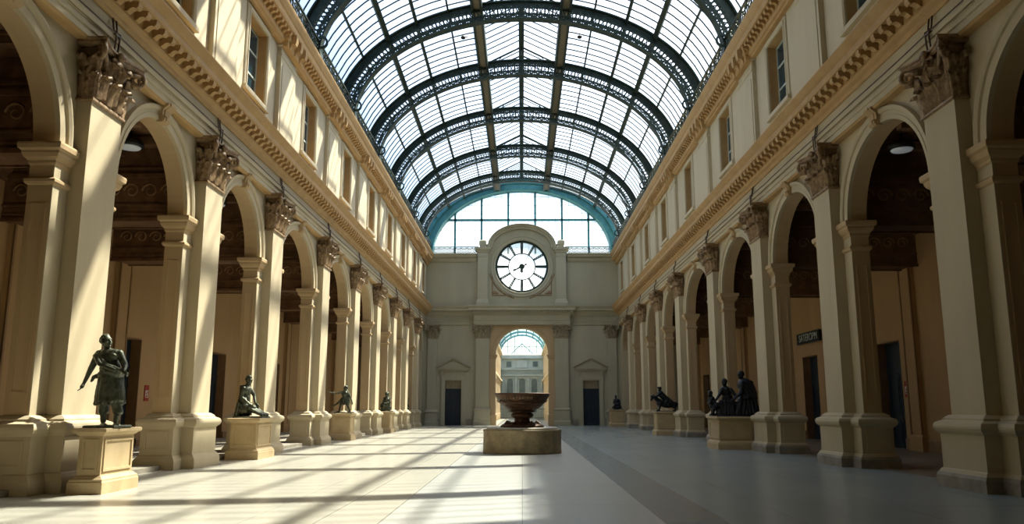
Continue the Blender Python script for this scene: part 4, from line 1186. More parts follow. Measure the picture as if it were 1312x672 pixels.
# ---------------------------------------------------------------- bronze figures
cl = bpy.data.textures.new('bronze_folds', 'CLOUDS'); cl.noise_scale = 0.09; cl.noise_depth = 3
def organic(mb, name, mat, parent, voxel=.012, smooth=6, disp=.012):
    o = mb.build(name, mat, parent)
    a = o.modifiers.new('remesh', 'REMESH'); a.mode = 'VOXEL'; a.voxel_size = voxel; a.use_smooth_shade = True
    b = o.modifiers.new('smooth', 'SMOOTH'); b.iterations = smooth; b.factor = .5
    if disp:
        c = o.modifiers.new('folds', 'DISPLACE'); c.texture = cl; c.strength = disp; c.mid_level = .5; c.texture_coords = 'LOCAL'
    return o
def hand(m, w, dr, side, s=1.0, curl=.5):
    """palm, four unequal bent fingers and a thumb; w wrist, dr pointing direction, side = towards the thumb"""
    w = Vector(w); dr = Vector(dr).normalized(); sd = Vector(side); sd = (sd - dr * sd.dot(dr)).normalized(); nm = dr.cross(sd)
    m.cone(w, .026 * s, w + dr * .085 * s, .034 * s, 8)
    for i, ln in enumerate((.070, .080, .074, .058)):
        b = w + dr * .10 * s + sd * (.030 - .020 * i) * s
        k1 = b + (dr * math.cos(curl * .5) + nm * math.sin(curl * .5)) * ln * .55 * s; k2 = k1 + (dr * math.cos(curl * 1.3) + nm * math.sin(curl * 1.3)) * ln * .5 * s
        m.cone(b, .011 * s, k1, .010 * s, 6); m.cone(k1, .010 * s, k2, .008 * s, 6)
    b = w + dr * .035 * s + sd * .028 * s; k1 = b + (dr * .6 + sd * .8) * .04 * s; k2 = k1 + (dr * .85 + sd * .4 + nm * .3) * .035 * s
    m.cone(b, .014 * s, k1, .012 * s, 6); m.cone(k1, .012 * s, k2, .010 * s, 6)
def head(m, c, face, s=1.0, hair=True, tilt=0.0):
    c = Vector(c); f = Vector(face).normalized(); yaw = math.atan2(f.y, f.x); pitch = -math.asin(f.z)
    R = Euler((0, pitch, yaw)).to_matrix()
    def P(x, y, z): return c + R @ Vector((x, y, z)) * s
    def B(p, r, e=(0, 0, 0)): m.ball(P(*p), tuple(k * s for k in r), (R @ Euler(e).to_matrix()).to_euler(), 12, 8)
    B((0, 0, .01), (.095, .078, .115)); B((.035, 0, -.045), (.062, .056, .070))       # skull, jaw
    B((.095, 0, -.012), (.020, .013, .030)); B((.103, 0, -.025), (.015, .015, .012))    # nose
    B((.080, 0, .035), (.022, .058, .014)); B((.083, 0, -.062), (.016, .028, .009)); B((.080, 0, -.076), (.015, .024, .009))   # brow, lips
    B((.075, 0, -.105), (.022, .024, .018))                                             # chin
    for e in (-1, 1):
        B((.082, e * .030, .012), (.012, .015, .010)); B((.0, e * .080, -.01), (.018, .012, .032)); B((.06, e * .045, -.03), (.025, .018, .022))
    if hair:
        hb = MB()
        rnd = random.Random(3)
        for i in range(90):
            th = rnd.uniform(0, 1.75); ph = rnd.uniform(-PI, PI)
            x = -math.sin(th) * math.cos(ph) ; y = math.sin(th) * math.sin(ph); z = math.cos(th)
            if x > .15 and z < .72: continue
            B((x * .092 - .008, y * .078, .018 + z * .112), (.021, .021, .021))
def statue(label, key, dx=0, dy=0, group='bronze statues', base=None, rz=0):
    cx, cy_, h = PED[key]
    r = thing('bronze_statue', label, 'statue', (cx + dx, cy_ + dy, h), rz, None)
    if base:
        q = MB(); q.stack(rect(*base), [(0, 0), (0, .035), (-.02, .05)]); q.build('base_plate', 'bronze' if key[0] == 'L' else 'bronze_dark', r)
    return r

# standing man in a tunic
r = statue('bronze statue of a standing man in a rolled tunic, one arm hanging', 'L1', .03, -.1, base=(-.28, .28, -.34, .34))
r.scale = (1.03, 1.0, .93)
Z = .05; b = MB()
hd = (-.16, 0, 1.655 + Z)
head(b, hd, (.86, -.42, .18), 1.12)
b.cone((-.13, .0, 1.50 + Z), .065, (-.15, 0, 1.60 + Z), .06)
b.ball((-.10, 0, 1.34 + Z), (.20, .15, .19)); b.ball((-.20, .02, 1.42 + Z), (.12, .11, .09)); b.ball((.03, -.02, 1.42 + Z), (.12, .11, .09))
b.ball((-.14, -.09, 1.36 + Z), (.09, .06, .08)); b.ball((.02, -.10, 1.36 + Z), (.09, .06, .08))
b.ball((-.04, -.01, 1.12 + Z), (.19, .16, .20)); b.ball((-.01, 0, .95 + Z), (.20, .17, .14))
b.cone((-.29, .02, 1.40 + Z), .075, (-.40, .0, 1.10 + Z), .055); b.cone((-.40, .0, 1.10 + Z), .052, (-.47, -.04, .85 + Z), .034)
hand(b, (-.475, -.04, .84 + Z), (-.35, -.1, -1), (.4, -.8, 0), 1.1, .5)
b.cone((.11, -.02, 1.42 + Z), .075, (.24, -.04, 1.17 + Z), .056); b.cone((.24, -.04, 1.17 + Z), .052, (.30, -.20, 1.04 + Z), .036)
hand(b, (.31, -.21, 1.03 + Z), (.7, -.4, -.25), (0, -.3, 1), 1.1, .9)
b.cone((-.27, -.10, 1.36 + Z), .06, (-.14, -.20, 1.20 + Z), .05); b.cone((-.14, -.20, 1.20 + Z), .05, (.12, -.21, 1.08 + Z), .045)
b.cone((-.09, 0, .90 + Z), .11, (-.11, -.04, .48 + Z), .075); b.cone((-.11, -.04, .48 + Z), .07, (-.09, .0, .08 + Z), .05)
b.cone((.09, 0, .90 + Z), .11, (.20, -.06, .50 + Z), .08); b.cone((.20, -.06, .50 + Z), .072, (.14, 0, .08 + Z), .05)
for x in (-.09, .14):
    b.cone((x, 0, .05), .05, (x + .11, -.12, .045), .035)
    for t in range(4): b.cone((x + .10 + .018 * t, -.14 + .022 * t, .04), .016, (x + .13 + .018 * t, -.17 + .022 * t, .035), .013, 6)
organic(b, 'body', 'bronze', r, .010, 3, .006)
b = MB()                               # tunic
for i in range(16):
    g = 2 * PI * i / 16; c_, s_ = math.cos(g), math.sin(g)
    b.cone((-.02 + .17 * c_, .14 * s_, .98 + Z), .05, (.0 + (.22 + .02 * (i % 2)) * c_, .18 * s_, .42 + Z + .03 * (i % 3)), .042, 7)
b.ball((-.01, 0, .75 + Z), (.19, .15, .36))
for i in range(22):                    # rolled bundle at the waist
    g = 2 * PI * i / 22; b.ball((-.01 + .20 * math.cos(g), .17 * math.sin(g), 1.02 + Z + .03 * math.sin(g * 3)), .052, nu=8, nv=6)
b.cone((-.26, -.06, 1.44 + Z), .045, (-.05, -.19, 1.18 + Z), .055); b.cone((-.05, -.19, 1.18 + Z), .055, (.2, -.12, 1.06 + Z), .06)
b.cone((-.20, 0, .98 + Z), .06, (-.34, .02, .95 + Z), .04); b.cone((-.34, .02, .95 + Z), .04, (-.38, .02, .86 + Z), .02)
b.cone((.15, -.05, .95 + Z), .05, (.10, -.12, .60 + Z), .04); b.cone((.12, -.10, .9 + Z), .04, (.22, -.1, .5 + Z), .04)
b.cone((.08, -.05, .6 + Z), .10, (.19, -.05, .26 + Z), .085); b.cone((-.1, -.0, .5 + Z), .11, (-.10, 0, .26 + Z), .09)
organic(b, 'tunic', 'bronze', r, .012, 3, .018)

# kneeling / seated figure in profile
r = statue('bronze statue of a kneeling figure in profile with legs trailing on its slab', 'L2', -.05, 0, base=(-.42, .47, -.40, .40))
b = MB(); Z = .04
head(b, (-.11, 0, 1.13), (.94, -.25, -.20), 1.1)
b.cone((-.16, 0, .97), .06, (-.13, 0, 1.05), .055)
b.ball((-.17, 0, .83), (.14, .19, .18)); b.ball((-.20, 0, .60), (.14, .16, .18)); b.ball((-.19, 0, .34), (.19, .19, .19))
b.cone((-.20, -.18, .88), .07, (-.24, -.24, .62), .055); b.cone((-.24, -.24, .62), .052, (-.03, -.20, .44), .036); hand(b, (-.03, -.2, .43), (.8, .1, -.4), (0, .3, .8), 1, .6)
b.cone((-.14, .17, .88), .07, (.0, .24, .68), .055); b.cone((.0, .24, .68), .052, (.08, .12, .46), .036); hand(b, (.08, .12, .45), (.7, 0, -.6), (0, -.3, .8), 1, .6)
for e in (-1, 1):
    b.cone((-.16, e * .10, .30), .12, (.12, e * .13, .30), .085); b.cone((.12, e * .13, .26), .08, (.36, e * .12, .12), .05)
    b.cone((.36, e * .12, .10), .045, (.46, e * .11, .09), .032)
organic(b, 'body', 'bronze', r, .011, 3, .008)
b = MB()
for i in range(12):
    t = i / 11; b.cone((-.30 + .05 * math.sin(i), -.26 + .5 * t, .40), .07, (-.36 + .03 * math.sin(i * 2), -.28 + .54 * t, .06), .06, 7)
    b.cone((.0, -.2 + .4 * t, .28 + .04 * math.sin(i * 2.1)), .06, (.40 + .04 * math.sin(i * 3), -.24 + .46 * t, .09), .05, 7)
b.ball((-.18, 0, .22), (.24, .26, .20)); 
for i in range(9): b.cone((-.30 + .012 * i, -.15 + .01 * i, .95 - .02 * i), .035, (-.26 + .02 * i, -.19, .45), .035, 6)
b.cone((-.26, .0, .9), .10, (-.30, 0, .4), .13)
organic(b, 'drapery', 'bronze', r, .013, 3, .025)

# lunging swordsman
r = statue('bronze statue of a lunging swordsman pointing a sword to the left', 'L3', .06, -.05, base=(-.40, .42, -.36, .36))
b = MB()
head(b, (.03, 0, 1.16), (-.9, -.4, 0), 1.0)
b.cone((.02, 0, 1.0), .05, (.03, 0, 1.08), .045)
b.ball((-.01, 0, .90), (.15, .13, .17)); b.ball((-.01, 0, .70), (.12, .12, .14)); b.ball((-.02, 0, .60), (.14, .13, .11))
b.cone((-.12, -.06, .98), .06, (-.30, -.10, .94), .046); b.cone((-.30, -.10, .94), .044, (-.47, -.14, .93), .03); hand(b, (-.47, -.14, .93), (-1, -.1, 0), (0, 0, 1), .9, 1.1)
b.cone((.13, .02, .97), .06, (.28, .02, .73), .045); b.cone((.28, .02, .73), .043, (.36, -.05, .56), .03); hand(b, (.36, -.05, .55), (.3, -.2, -1), (-.6, -.6, 0), .9, .5)
b.cone((-.08, -.03, .58), .09, (-.17, -.08, .34), .062); b.cone((-.17, -.08, .34), .058, (-.24, -.02, .08), .038); b.cone((-.24, -.02, .07), .035, (-.34, -.06, .06), .028)
b.cone((.06, .03, .58), .09, (.15, .04, .34), .062); b.cone((.15, .04, .34), .058, (.26, .08, .08), .038); b.cone((.26, .08, .07), .035, (.17, .02, .06), .028)
organic(b, 'body', 'bronze', r, .011, 2, .008)
b = MB()
b.cone((-.10, 0, .66), .09, (-.34, .04, .46), .05); b.cone((-.34, .04, .46), .05, (-.54, .05, .33), .03)
for i in range(10):
    g = 2 * PI * i / 10; b.cone((-.02 + .12 * math.cos(g), .11 * math.sin(g), .70), .04, (.0 + .20 * math.cos(g), .16 * math.sin(g), .40 + .03 * (i % 3)), .035, 6)
b.ball((-.0, 0, .56), (.15, .13, .18)); b.cone((.06, .08, 1.02), .09, (.16, .12, .5), .08)
organic(b, 'coat', 'bronze', r, .012, 2, .02)
b = MB(); b.tube([(-.50, -.15, .93), (-.94, -.17, 1.06)], [.013, .004], 6); b.tube([(-.52, -.15, .88), (-.53, -.15, 1.0)], .012, 6); b.ball((-.46, -.15, .92), .022); b.build('sword', 'bronze', r)

# hooded seated figure
r = statue('small bronze statue of a hooded seated figure with a pale face', 'L4', .05, -.1, base=(-.42, .36, -.40, .40))
b = MB(); head(b, (.03, -.03, 1.02), (-.3, -.95, -.1), 1.0, hair=False)
b.ball((.03, .03, 1.06), (.13, .12, .15)); b.cone((.04, .02, .95), .10, (.04, 0, .7), .18); b.cone((.04, 0, .7), .18, (.03, 0, .35), .21)
b.ball((-.12, -.12, .34), (.24, .22, .22)); b.ball((.12, .0, .22), (.22, .25, .20))
for e in (-1, 1): b.cone((.03 + e * .16, 0, .80), .07, (.03 + e * .21, -.12, .55), .055); b.cone((.03 + e * .21, -.12, .55), .05, (.0, -.27, .50), .035); hand(b, (.0 + e * .02, -.27, .5), (-e * .5, -.5, 0), (0, 0, 1), .9, .7)
b.cone((-.12, -.2, .3), .09, (-.22, -.28, .08), .06); b.cone((-.22, -.28, .07), .045, (-.34, -.33, .07), .03)
for i in range(10): b.cone((-.12 + .04 * i, -.16, .5), .03, (-.28 + .06 * i, -.24, .08), .04, 6)
organic(b, 'body', 'bronze', r, .013, 2, .02)
b = MB(); b.tube([(.22, -.2, .03), (.26, -.16, .98)], .018, 6); b.build('staff', 'bronze', r)

# crumpled crouching figure
r = statue('small crouching dark statue bent under a cloak, farthest on the left', 'L5', .1, -.1, base=(-.50, .50, -.42, .42))
b = MB(); b.ball((0, 0, .42), (.34, .28, .30), (0, .5, 0)); b.ball((.14, -.05, .66), (.20, .18, .16)); head(b, (.26, -.16, .78), (.5, -.8, -.4), 1.0)
for e in (-1, 1):
    b.cone((-.15, e * .15, .3), .12, (.1, e * .2, .26), .09); b.cone((.1, e * .2, .26), .08, (.28, e * .2, .08), .05); b.cone((.12, e * .2, .6), .06, (.3, e * .18, .32), .045); hand(b, (.3, e * .18, .31), (.3, 0, -1), (0, -e, 0), .9, .5)
for i in range(9): b.cone((.05 - .05 * i, -.22 + .03 * i, .6 - .03 * i), .06, (-.22 - .03 * i, -.28 + .05 * i, .08), .05, 6)
organic(b, 'body', 'bronze_dark', r, .014, 6, .03)

# seated pair with a child-sized third figure
r = statue('large dark bronze group of robed seated figures leaning together on the right', 'R1', .02, .05, base=(-.62, .62, -.66, .66))
r.scale = (1.08, 1.05, 1.03)
b = MB(); head(b, (.44, .05, 1.50), (-.95, -.25, -.05), 1.15)
b.cone((.50, .05, 1.32), .07, (.46, .05, 1.42), .06); b.ball((.56, .05, 1.14), (.27, .27, .25)); b.ball((.64, .08, .82), (.30, .32, .34)); b.ball((.62, .1, .45), (.36, .38, .40))
b.cone((.42, -.18, 1.22), .09, (.34, -.30, .86), .07); b.cone((.34, -.30, .86), .065, (.08, -.30, .62), .042); hand(b, (.07, -.3, .61), (-1, .1, -.4), (0, -.2, 1), 1.1, .7)
b.cone((.75, .0, 1.22), .10, (.86, -.12, .82), .08); b.cone((.86, -.12, .82), .075, (.55, -.36, .66), .05); hand(b, (.54, -.36, .66), (-1, -.1, -.1), (0, -.2, 1), 1.1, .7)
for e in (-1, 1): b.cone((.5, e * .16, .42), .17, (.12, e * .17, .42), .13); b.cone((.12, e * .17, .42), .12, (.10, e * .16, .10), .09); b.cone((.10, e * .16, .08), .06, (-.04, e * .16, .08), .045)
for i in range(14):
    t = i / 13; b.cone((.30 + .5 * t, -.26 - .05 * math.sin(i * 2), .62 + .1 * math.sin(i)), .06, (.12 + .78 * t, -.38 + .04 * math.sin(i * 3), .08), .06, 7)
    b.cone((.32 + .45 * t, -.20, 1.20 - .1 * abs(t - .5)), .045, (.40 + .44 * t, -.29 + .03 * math.sin(i * 2.3), .66), .05, 7)
organic(b, 'robed_figure', 'bronze_dark', r, .014, 6, .03)
b = MB(); head(b, (-.17, -.05, 1.23), (-.85, -.45, -.15), 1.05)
b.cone((-.14, -.02, 1.06), .06, (-.16, -.04, 1.14), .055); b.ball((-.13, 0, .90), (.20, .19, .21)); b.ball((-.08, 0, .64), (.20, .20, .22)); b.ball((-.04, 0, .36), (.26, .27, .30))
b.cone((-.28, -.10, .98), .07, (-.42, -.18, .74), .055); b.cone((-.42, -.18, .74), .052, (-.56, -.24, .56), .036); hand(b, (-.56, -.24, .55), (-.8, -.2, -.4), (0, -.2, 1), 1, .7)
b.cone((.03, -.10, .98), .07, (.16, -.2, .74), .055); b.cone((.16, -.2, .74), .052, (.06, -.32, .55), .036); hand(b, (.06, -.32, .54), (-.8, -.3, -.2), (0, -.2, 1), 1, .7)
for e in (-1, 1): b.cone((-.08, e * .13, .36), .13, (-.40, e * .15, .40), .10); b.cone((-.40, e * .15, .40), .09, (-.42, e * .14, .10), .06); b.cone((-.42, e * .14, .07), .05, (-.54, e * .14, .07), .035)
for i in range(12):
    t = i / 11; b.cone((-.38 + .45 * t, -.20, .52 + .05 * math.sin(i * 2)), .05, (-.44 + .55 * t, -.32 + .04 * math.sin(i * 3), .08), .05, 7)
organic(b, 'leaning_figure', 'bronze_dark', r, .014, 6, .025)
b = MB(); head(b, (-.70, -.12, .80), (-.8, -.5, -.3), .95); b.ball((-.66, -.10, .60), (.13, .13, .15)); b.ball((-.60, -.10, .42), (.15, .15, .17)); b.ball((-.52, -.20, .38), (.17, .14, .14))
for e in (-1, 1):
    b.cone((-.66, -.1 + e * .11, .66), .045, (-.76, -.12 + e * .14, .48), .038); b.cone((-.76, -.12 + e * .14, .48), .035, (-.66, -.26, .40), .026); b.cone((-.6, -.1 + e * .07, .36), .07, (-.64, -.1 + e * .09, .08), .042); b.cone((-.64, -.1 + e * .09, .08), .035, (-.72, -.14 + e * .09, .07), .026)
hand(b, (-.66, -.26, .4), (.6, -.3, -.2), (0, 0, 1), .8, .6)
organic(b, 'child_figure', 'bronze_dark', r, .012, 2, .015)

# beast with crouching rider
r = statue('dark bronze statue of a short-legged beast carrying a crouching figure on the right', 'R2', -.05, .0, base=(-.62, .66, -.40, .40))
b = MB(); b.ball((.12, 0, .36), (.46, .19, .17)); b.ball((-.30, 0, .46), (.24, .18, .20)); b.ball((.46, 0, .36), (.22, .18, .18))
b.cone((-.36, 0, .56), .15, (-.62, -.02, .78), .11); b.ball((-.72, -.02, .80), (.15, .10, .10), (0, .4, 0)); b.cone((-.74, -.02, .78), .085, (-.82, -.02, .62), .055)
for e in (-1, 1):
    b.cone((-.66, e * .07, .88), .03, (-.64, e * .12, .96), .012)
    b.cone((-.36, e * .11, .40), .085, (-.34, e * .12, .22), .055); b.cone((-.34, e * .12, .22), .05, (-.38, e * .12, .08), .04); b.cone((-.38, e * .12, .07), .04, (-.46, e * .12, .065), .035)
    b.cone((.46, e * .11, .34), .11, (.40, e * .13, .24), .07); b.cone((.40, e * .13, .24), .055, (.54, e * .13, .16), .045); b.cone((.54, e * .13, .16), .042, (.50, e * .13, .07), .038); b.cone((.50, e * .13, .07), .04, (.42, e * .13, .065), .035)
b.tube([(.62, 0, .42), (.74, 0, .40), (.76, 0, .22), (.70, 0, .12)], [.035, .03, .025, .02], 8)
organic(b, 'beast', 'bronze_dark', r, .013, 2, .02)
b = MB(); head(b, (-.32, 0, 1.22), (-.9, -.4, -.1), 1.05); b.ball((-.33, .0, 1.33), (.14, .12, .05)); b.ball((-.28, 0, .98), (.19, .20, .17)); b.cone((-.28, 0, .95), .18, (.0, 0, .70), .17); b.cone((0, 0, .70), .17, (.30, 0, .50), .15)
for e in (-1, 1):
    b.cone((-.34, e * .17, 1.0), .065, (-.50, e * .18, .82), .05); b.cone((-.50, e * .18, .82), .046, (-.66, e * .12, .86), .034)
    b.cone((.12, e * .12, .62), .10, (-.06, e * .23, .50), .075); b.cone((-.06, e * .23, .50), .07, (.14, e * .24, .26), .045)
hand(b, (-.66, -.12, .86), (-.8, .4, 0), (0, 0, 1), 1, .9); hand(b, (-.66, .12, .86), (-.8, -.4, 0), (0, 0, 1), 1, .9)
for i in range(9): b.cone((-.2 + .05 * i, -.15, .95 - .04 * i), .045, (.1 + .05 * i, -.19, .45), .045, 6)
organic(b, 'rider', 'bronze_dark', r, .013, 2, .025)

# small far seated figure
r = statue('small dark seated statue beside the right door, farthest on the right', 'R3', 0, -.1, base=(-.55, .55, -.42, .42))
b = MB(); head(b, (-.06, 0, 1.02), (-.6, -.8, -.1), 1.1); b.cone((-.02, 0, .82), .08, (-.05, 0, .93), .06); b.ball((.0, 0, .68), (.22, .19, .22)); b.ball((.05, 0, .40), (.28, .26, .24)); b.ball((0, 0, .18), (.42, .34, .14))
for e in (-1, 1): b.cone((e * .2, 0, .78), .07, (e * .27, -.12, .52), .055); b.cone((e * .27, -.12, .52), .05, (e * .10, -.30, .42), .035); b.cone((e * .14, -.05, .32), .12, (e * .24, -.36, .30), .08); b.cone((e * .24, -.36, .30), .07, (e * .12, -.34, .10), .05)
hand(b, (.1, -.3, .42), (-1, -.2, 0), (0, 0, 1), 1, .6); hand(b, (-.1, -.3, .42), (1, -.2, 0), (0, 0, 1), 1, .6)
organic(b, 'body', 'bronze_dark', r, .014, 6, .025)

# ---------------------------------------------------------------- fountain
FX, FY = 0.0, 28.25
r = thing('fountain_drum', 'low round weathered stone drum in the middle of the floor', 'fountain base', (FX, FY, 0))
q = MB(); q.lathe([(1.33, 0), (1.34, .05), (1.33, .10), (1.32, .70), (1.335, .72), (1.33, .77), (1.30, .785), (.4, .785)], n=64, ripple=lambda a, z: 1 + .004 * math.sin(a * 9) + .003 * math.sin(a * 23)); q.build('drum', 'drum', r)
q = MB(); q.lathe([(1.20, .78), (1.21, .80), (1.20, .835), (1.17, .85), (.3, .85)], n=64); q.build('top_slab', 'drum_top', r)
for k in range(10): pass
r = thing('fountain_bowl', 'wide rusty brown bronze bowl on a short stem atop the stone drum', 'fountain', (FX, FY, .85))
q = MB(); q.lathe([(.74, 0), (.74, .05), (.70, .07), (.68, .10), (.50, .12), (.30, .13)], n=48, ripple=lambda a, z: 1 + .012 * math.sin(a * 4 + .5)); q.build('foot_plate', 'rust', r)
q = MB()
rnd = random.Random(5)
for k in range(18):
    g = 2 * PI * k / 18; rr = .56 + .06 * math.sin(k * 2.7)
    q.cone((rr * math.cos(g), rr * math.sin(g), .10), .05, (rr * .92 * math.cos(g + .1), rr * .92 * math.sin(g + .1), .15 + .06 * rnd.random()), .03, 8)
    q.ball((rr * .85 * math.cos(g + .15), rr * .85 * math.sin(g + .15), .13), (.06, .06, .045), nu=8, nv=6)
organic(q, 'foot_ornaments', 'rust', r, .012, 2, .01)
q = MB(); q.lathe([(.36, .10), (.31, .14), (.27, .19), (.255, .26), (.27, .30), (.33, .32), (.37, .35), (.385, .40), (.37, .45), (.33, .475), (.31, .485), (.36, .50), (.43, .51), (.44, .53), (.40, .55), (.36, .56)], n=56, ripple=lambda a, z: 1 + (.02 * math.sin(a * 16) if .32 < z < .47 else 0)); q.build('stem', 'rust', r)
def rip(a, z): return 1 + (.022 * abs(math.sin(a * 12)) if .56 < z < .78 else 0)
q = MB(); q.lathe([(.10, .55), (.40, .555), (.50, .60), (.60, .66), (.68, .73), (.73, .78), (.76, .80), (.75, .82), (.79, .85), (.85, .92), (.90, 1.00), (.93, 1.06), (.935, 1.075), (.955, 1.085), (.965, 1.11), (.955, 1.14), (.93, 1.145), (.89, 1.10), (.80, .95), (.60, .75), (.05, .68)], n=96, ripple=rip)
q.build('bowl', 'rust', r)
q = MB(); q.lathe([(.90, 1.095), (.001, 1.095)], n=64); 
wm, wnt, wb = new_mat('still_water'); wb.inputs['Base Color'].default_value = (.05, .08, .08, 1); wb.inputs['Roughness'].default_value = .03; wb.inputs['Specular IOR Level'].default_value = .8
q.build('water', wm, r)
q = MB()                                # garland swags below the lettering
for k in range(12):
    g0 = 2 * PI * k / 12; pts = []
    for i in range(9):
        t = i / 8; g = g0 + t * 2 * PI / 12; z = .90 - .07 * math.sin(t * PI); rr = .85 - (.90 - z) * .9 + .01; pts.append((rr * math.cos(g), rr * math.sin(g), z))
    q.tube(pts, .014, 6)
q.build('garland', 'rust', r)
word = 'ILLATAVOOS'
for i, ch in enumerate(word):
    a = math.radians(-90 - 38 + i * 6.6)
    z = .965; rr = .888
    lt = text_mesh(ch, .13, .008, 'letter', 'gilt', r, (rr * math.cos(a), rr * math.sin(a), z), (0, 0, 0))
    nx = Vector((math.cos(a), math.sin(a), -.55)).normalized(); tx_ = Vector((-math.sin(a), math.cos(a), 0)); uz = nx.cross(tx_)
    lt.matrix_basis = Matrix.Translation((rr * math.cos(a), rr * math.sin(a), z)) @ Matrix((tx_, uz, nx)).transposed().to_4x4()

# ---------------------------------------------------------------- gallery beyond the archway
GY0, GY1, GX, GZ = YE + TH, 118.0, 3.15, 9.2
m = MB(); m.box(-5.2, 5.2, GY0 - .01, GY1 + 3, -.3, 0); struct(m.build('floor', 'floor'), 'sunlit pale floor of the gallery beyond the archway', 'floor')
for s in (-1, 1):
    side = 'left' if s < 0 else 'right'
    x = sorted((s * GX, s * (GX + .5))); m = MB(); m.box(x[0], x[1], GY0, GY1, 0, GZ)
    wl = struct(m.build(f'wall_gallery_{side}', 'far_warm'), f'warm stone {side} wall of the far gallery', 'wall')
    q = MB(); y = GY0 + 1.5
    while y < GY1 - 2:
        l = sorted((s * GX, s * (GX - .12))); q.stack(rect(l[0], l[1], y - .45, y + .45), [(.05, 0), (.05, .8), (0, .85), (0, 4.7), (.08, 4.85), (.08, 5.0)])
        q.stack(rect(l[0], l[1], y - .35, y + .35), [(0, 5.5), (0, 8.4), (.06, 8.5)])
        y += 4.2
    q.build('pilasters', 'far_warm', wl)
    q = MB(); y = GY0 + 3.6
    while y < GY1 - 2:
        fr = MB(); l = sorted((s * GX, s * (GX - .05)))
        q.box(l[0], l[1], y - .8, y + .8, .9, 3.6)
        pts = [(y + .8 * math.cos(PI * i / 12), 3.6 + .8 * math.sin(PI * i / 12)) for i in range(13)]; vs = [(xx, a_, b_) for xx in l for a_, b_ in pts]
        q.add(vs, [tuple(range(13)), tuple(range(13, 26))] + [(i, i + 1, 14 + i, 13 + i) for i in range(12)]); q.box(l[0], l[1], y - .55, y + .55, 6.0, 8.0)
        y += 4.2
    q.build('windows', 'far_dark', wl)
    tr += 1; q = MB()
    for za, zb2, pr in ((5.0, 5.35, .35), (8.75, 9.25, .35)):
        l = sorted((s * GX, s * (GX - pr))); q.box(l[0], l[1], GY0, GY1, za + .15, zb2); l = sorted((s * GX, s * (GX - pr * .5))); q.box(l[0], l[1], GY0, GY1, za, za + .15)
    struct(q.build(f'trim_{tr}', 'far_warm'), f'cornices along the {side} gallery wall', 'cornice')
# facade closing the gallery
m = MB(); m.box(-GX - .6, GX + .6, GY1, GY1 + .6, 0, GZ - .2)
fa = struct(m.build('wall_gallery_end', 'far'), 'pale haze-tinted facade closing the far gallery', 'wall')
q = MB()
for x in (-1.75, 0, 1.75):
    q.box(x - .42, x + .42, GY1 - .10, GY1, 3.5, 5.3)
    for i in range(8): 
        g0, g1 = PI * i / 8, PI * (i + 1) / 8
        q.add([(x + .42 * math.cos(g0), GY1 - .10, 5.3 + .3 * math.sin(g0)), (x + .42 * math.cos(g1), GY1 - .10, 5.3 + .3 * math.sin(g1)), (x, GY1 - .10, 5.3)], [(0, 1, 2)])
    q.box(x - .30, x + .30, GY1 - .10, GY1, .9, 2.7)
for x in (-1.9, 1.9): q.box(x - .35, x + .35, GY1 - .10, GY1, 7.35, 8.1)
q.build('windows', 'far_dark', fa)
q = MB()
for x in (-1.75, 0, 1.75):
    for e in (-1, 1): q.box(x + e * .5 - .07, x + e * .5 + .07, GY1 - .18, GY1, 3.4, 5.4)
    q.box(x - .65, x + .65, GY1 - .24, GY1, 5.68, 5.82)
for x in (-2.75, -.87, .87, 2.75): q.box(x - .16, x + .16, GY1 - .22, GY1, 3.2, 6.0)
q.box(-.75, .75, GY1 - .2, GY1, 7.2, 8.3); 
for za, zb2, pr in ((2.9, 3.2, .3), (6.0, 6.25, .35), (6.9, 7.05, .45), (8.5, 9.0, .5)): q.box(-GX, GX, GY1 - pr, GY1, za, zb2)
for i in range(26): q.box(-3.1 + i * .243, -3.02 + i * .243, GY1 - .42, GY1 - .34, 6.25, 6.9)
q.build('facade_mouldings', 'far', fa)
r = thing('gallery_railing', 'thin iron fence across the foot of the far facade', 'railing', (0, GY1 - 5, 0))
q = MB()
for i in range(43): q.box(-3.1 + i * .146, -3.07 + i * .146, -.02, .02, 0, 1.35)
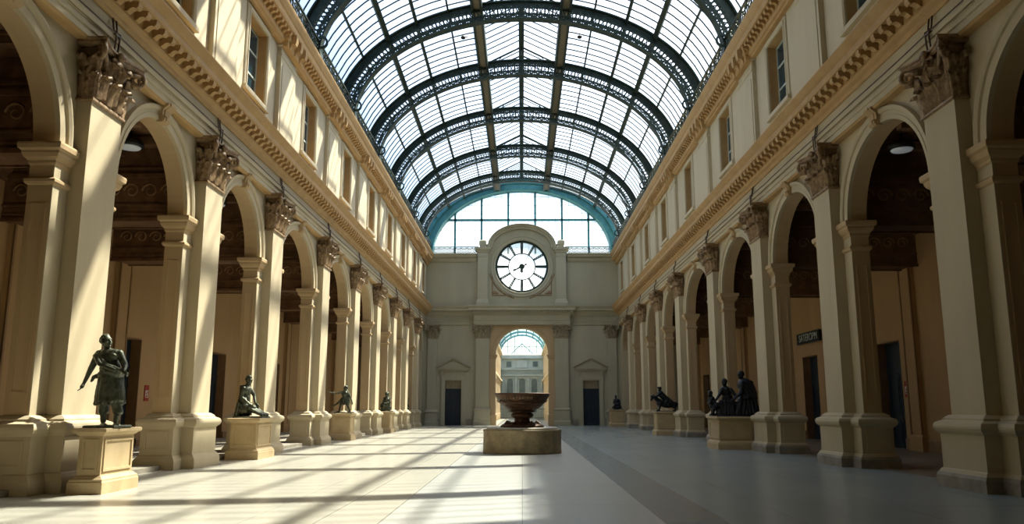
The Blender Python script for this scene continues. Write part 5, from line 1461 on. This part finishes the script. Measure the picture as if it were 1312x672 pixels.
q.build('balusters', 'iron_tan', r); q = MB(); q.box(-3.1, 3.1, -.04, .04, 1.3, 1.4); q.box(-3.1, 3.1, -.04, .04, .12, .2); q.build('rails', 'iron_tan', r)
# gallery vault
def gp(g, o=0): return Vector(((GX - .1 + o) * math.cos(g), 0, GZ + (2.6 + o) * math.sin(g)))
r = sempty('ceiling', 'small glazed barrel vault over the far gallery', 'glass roof')
q = MB(); n = 20; q.add([(gp(PI * i / n, .15).x, y, gp(PI * i / n, .15).z) for y in (GY0, GY1 + .5) for i in range(n + 1)], [(i, i + 1, n + 2 + i, n + 1 + i) for i in range(n)], True)
q.add([(gp(PI * i / n, .15).x, GY1 + .5, gp(PI * i / n, .15).z) for i in range(n + 1)], [tuple(range(n + 1))])
q.build('vault_glass', 'roof_glass', r)
q = MB()
for k in range(9):
    y = GY0 + 2 + k * 5.5; fr = []
    for i in range(25):
        g = PI * i / 24; p = gp(g); nr = Vector((math.cos(g) / 3, 0, math.sin(g) / 2.6)).normalized(); fr.append((Vector((p.x, min(y, GY1 + .3), p.z)), nr, Vector((0, 1, 0))))
    q.sweep(fr, [(0, -.12), (0, .12), (.24, .12), (.24, -.12)])
for g in (.35, .7, 1.05, 1.38, PI - 1.38, PI - 1.05, PI - .7, PI - .35):
    p = gp(g, .05); q.box(p.x - .06, p.x + .06, GY0, GY1 + .5, p.z - .06, p.z + .06)
for x in (-2.1, -1.05, 0, 1.05, 2.1): q.box(x - .04, x + .04, GY1 + .38, GY1 + .46, GZ, GZ + 2.65 * math.sqrt(1 - (x / 3.1) ** 2))
q.box(-2.8, 2.8, GY1 + .38, GY1 + .46, GZ + 1.0, GZ + 1.08)
k = GY0 + 1
while k < GY1:
    for i in range(16):
        a_, b_ = gp(PI * i / 16, .1), gp(PI * (i + 1) / 16, .1); q.tube([(a_.x, k, a_.z), (b_.x, k, b_.z)], .03, 4)
    k += 1.1
q.build('vault_ribs', 'teal', r)
q = MB()
for s in (-1, 1): q.tube([(s * 1.6, GY1 + .4, GZ), (0, GY1 + .4, GZ + 1.5)], .06, 6)
q.build('end_truss', 'teal', r)
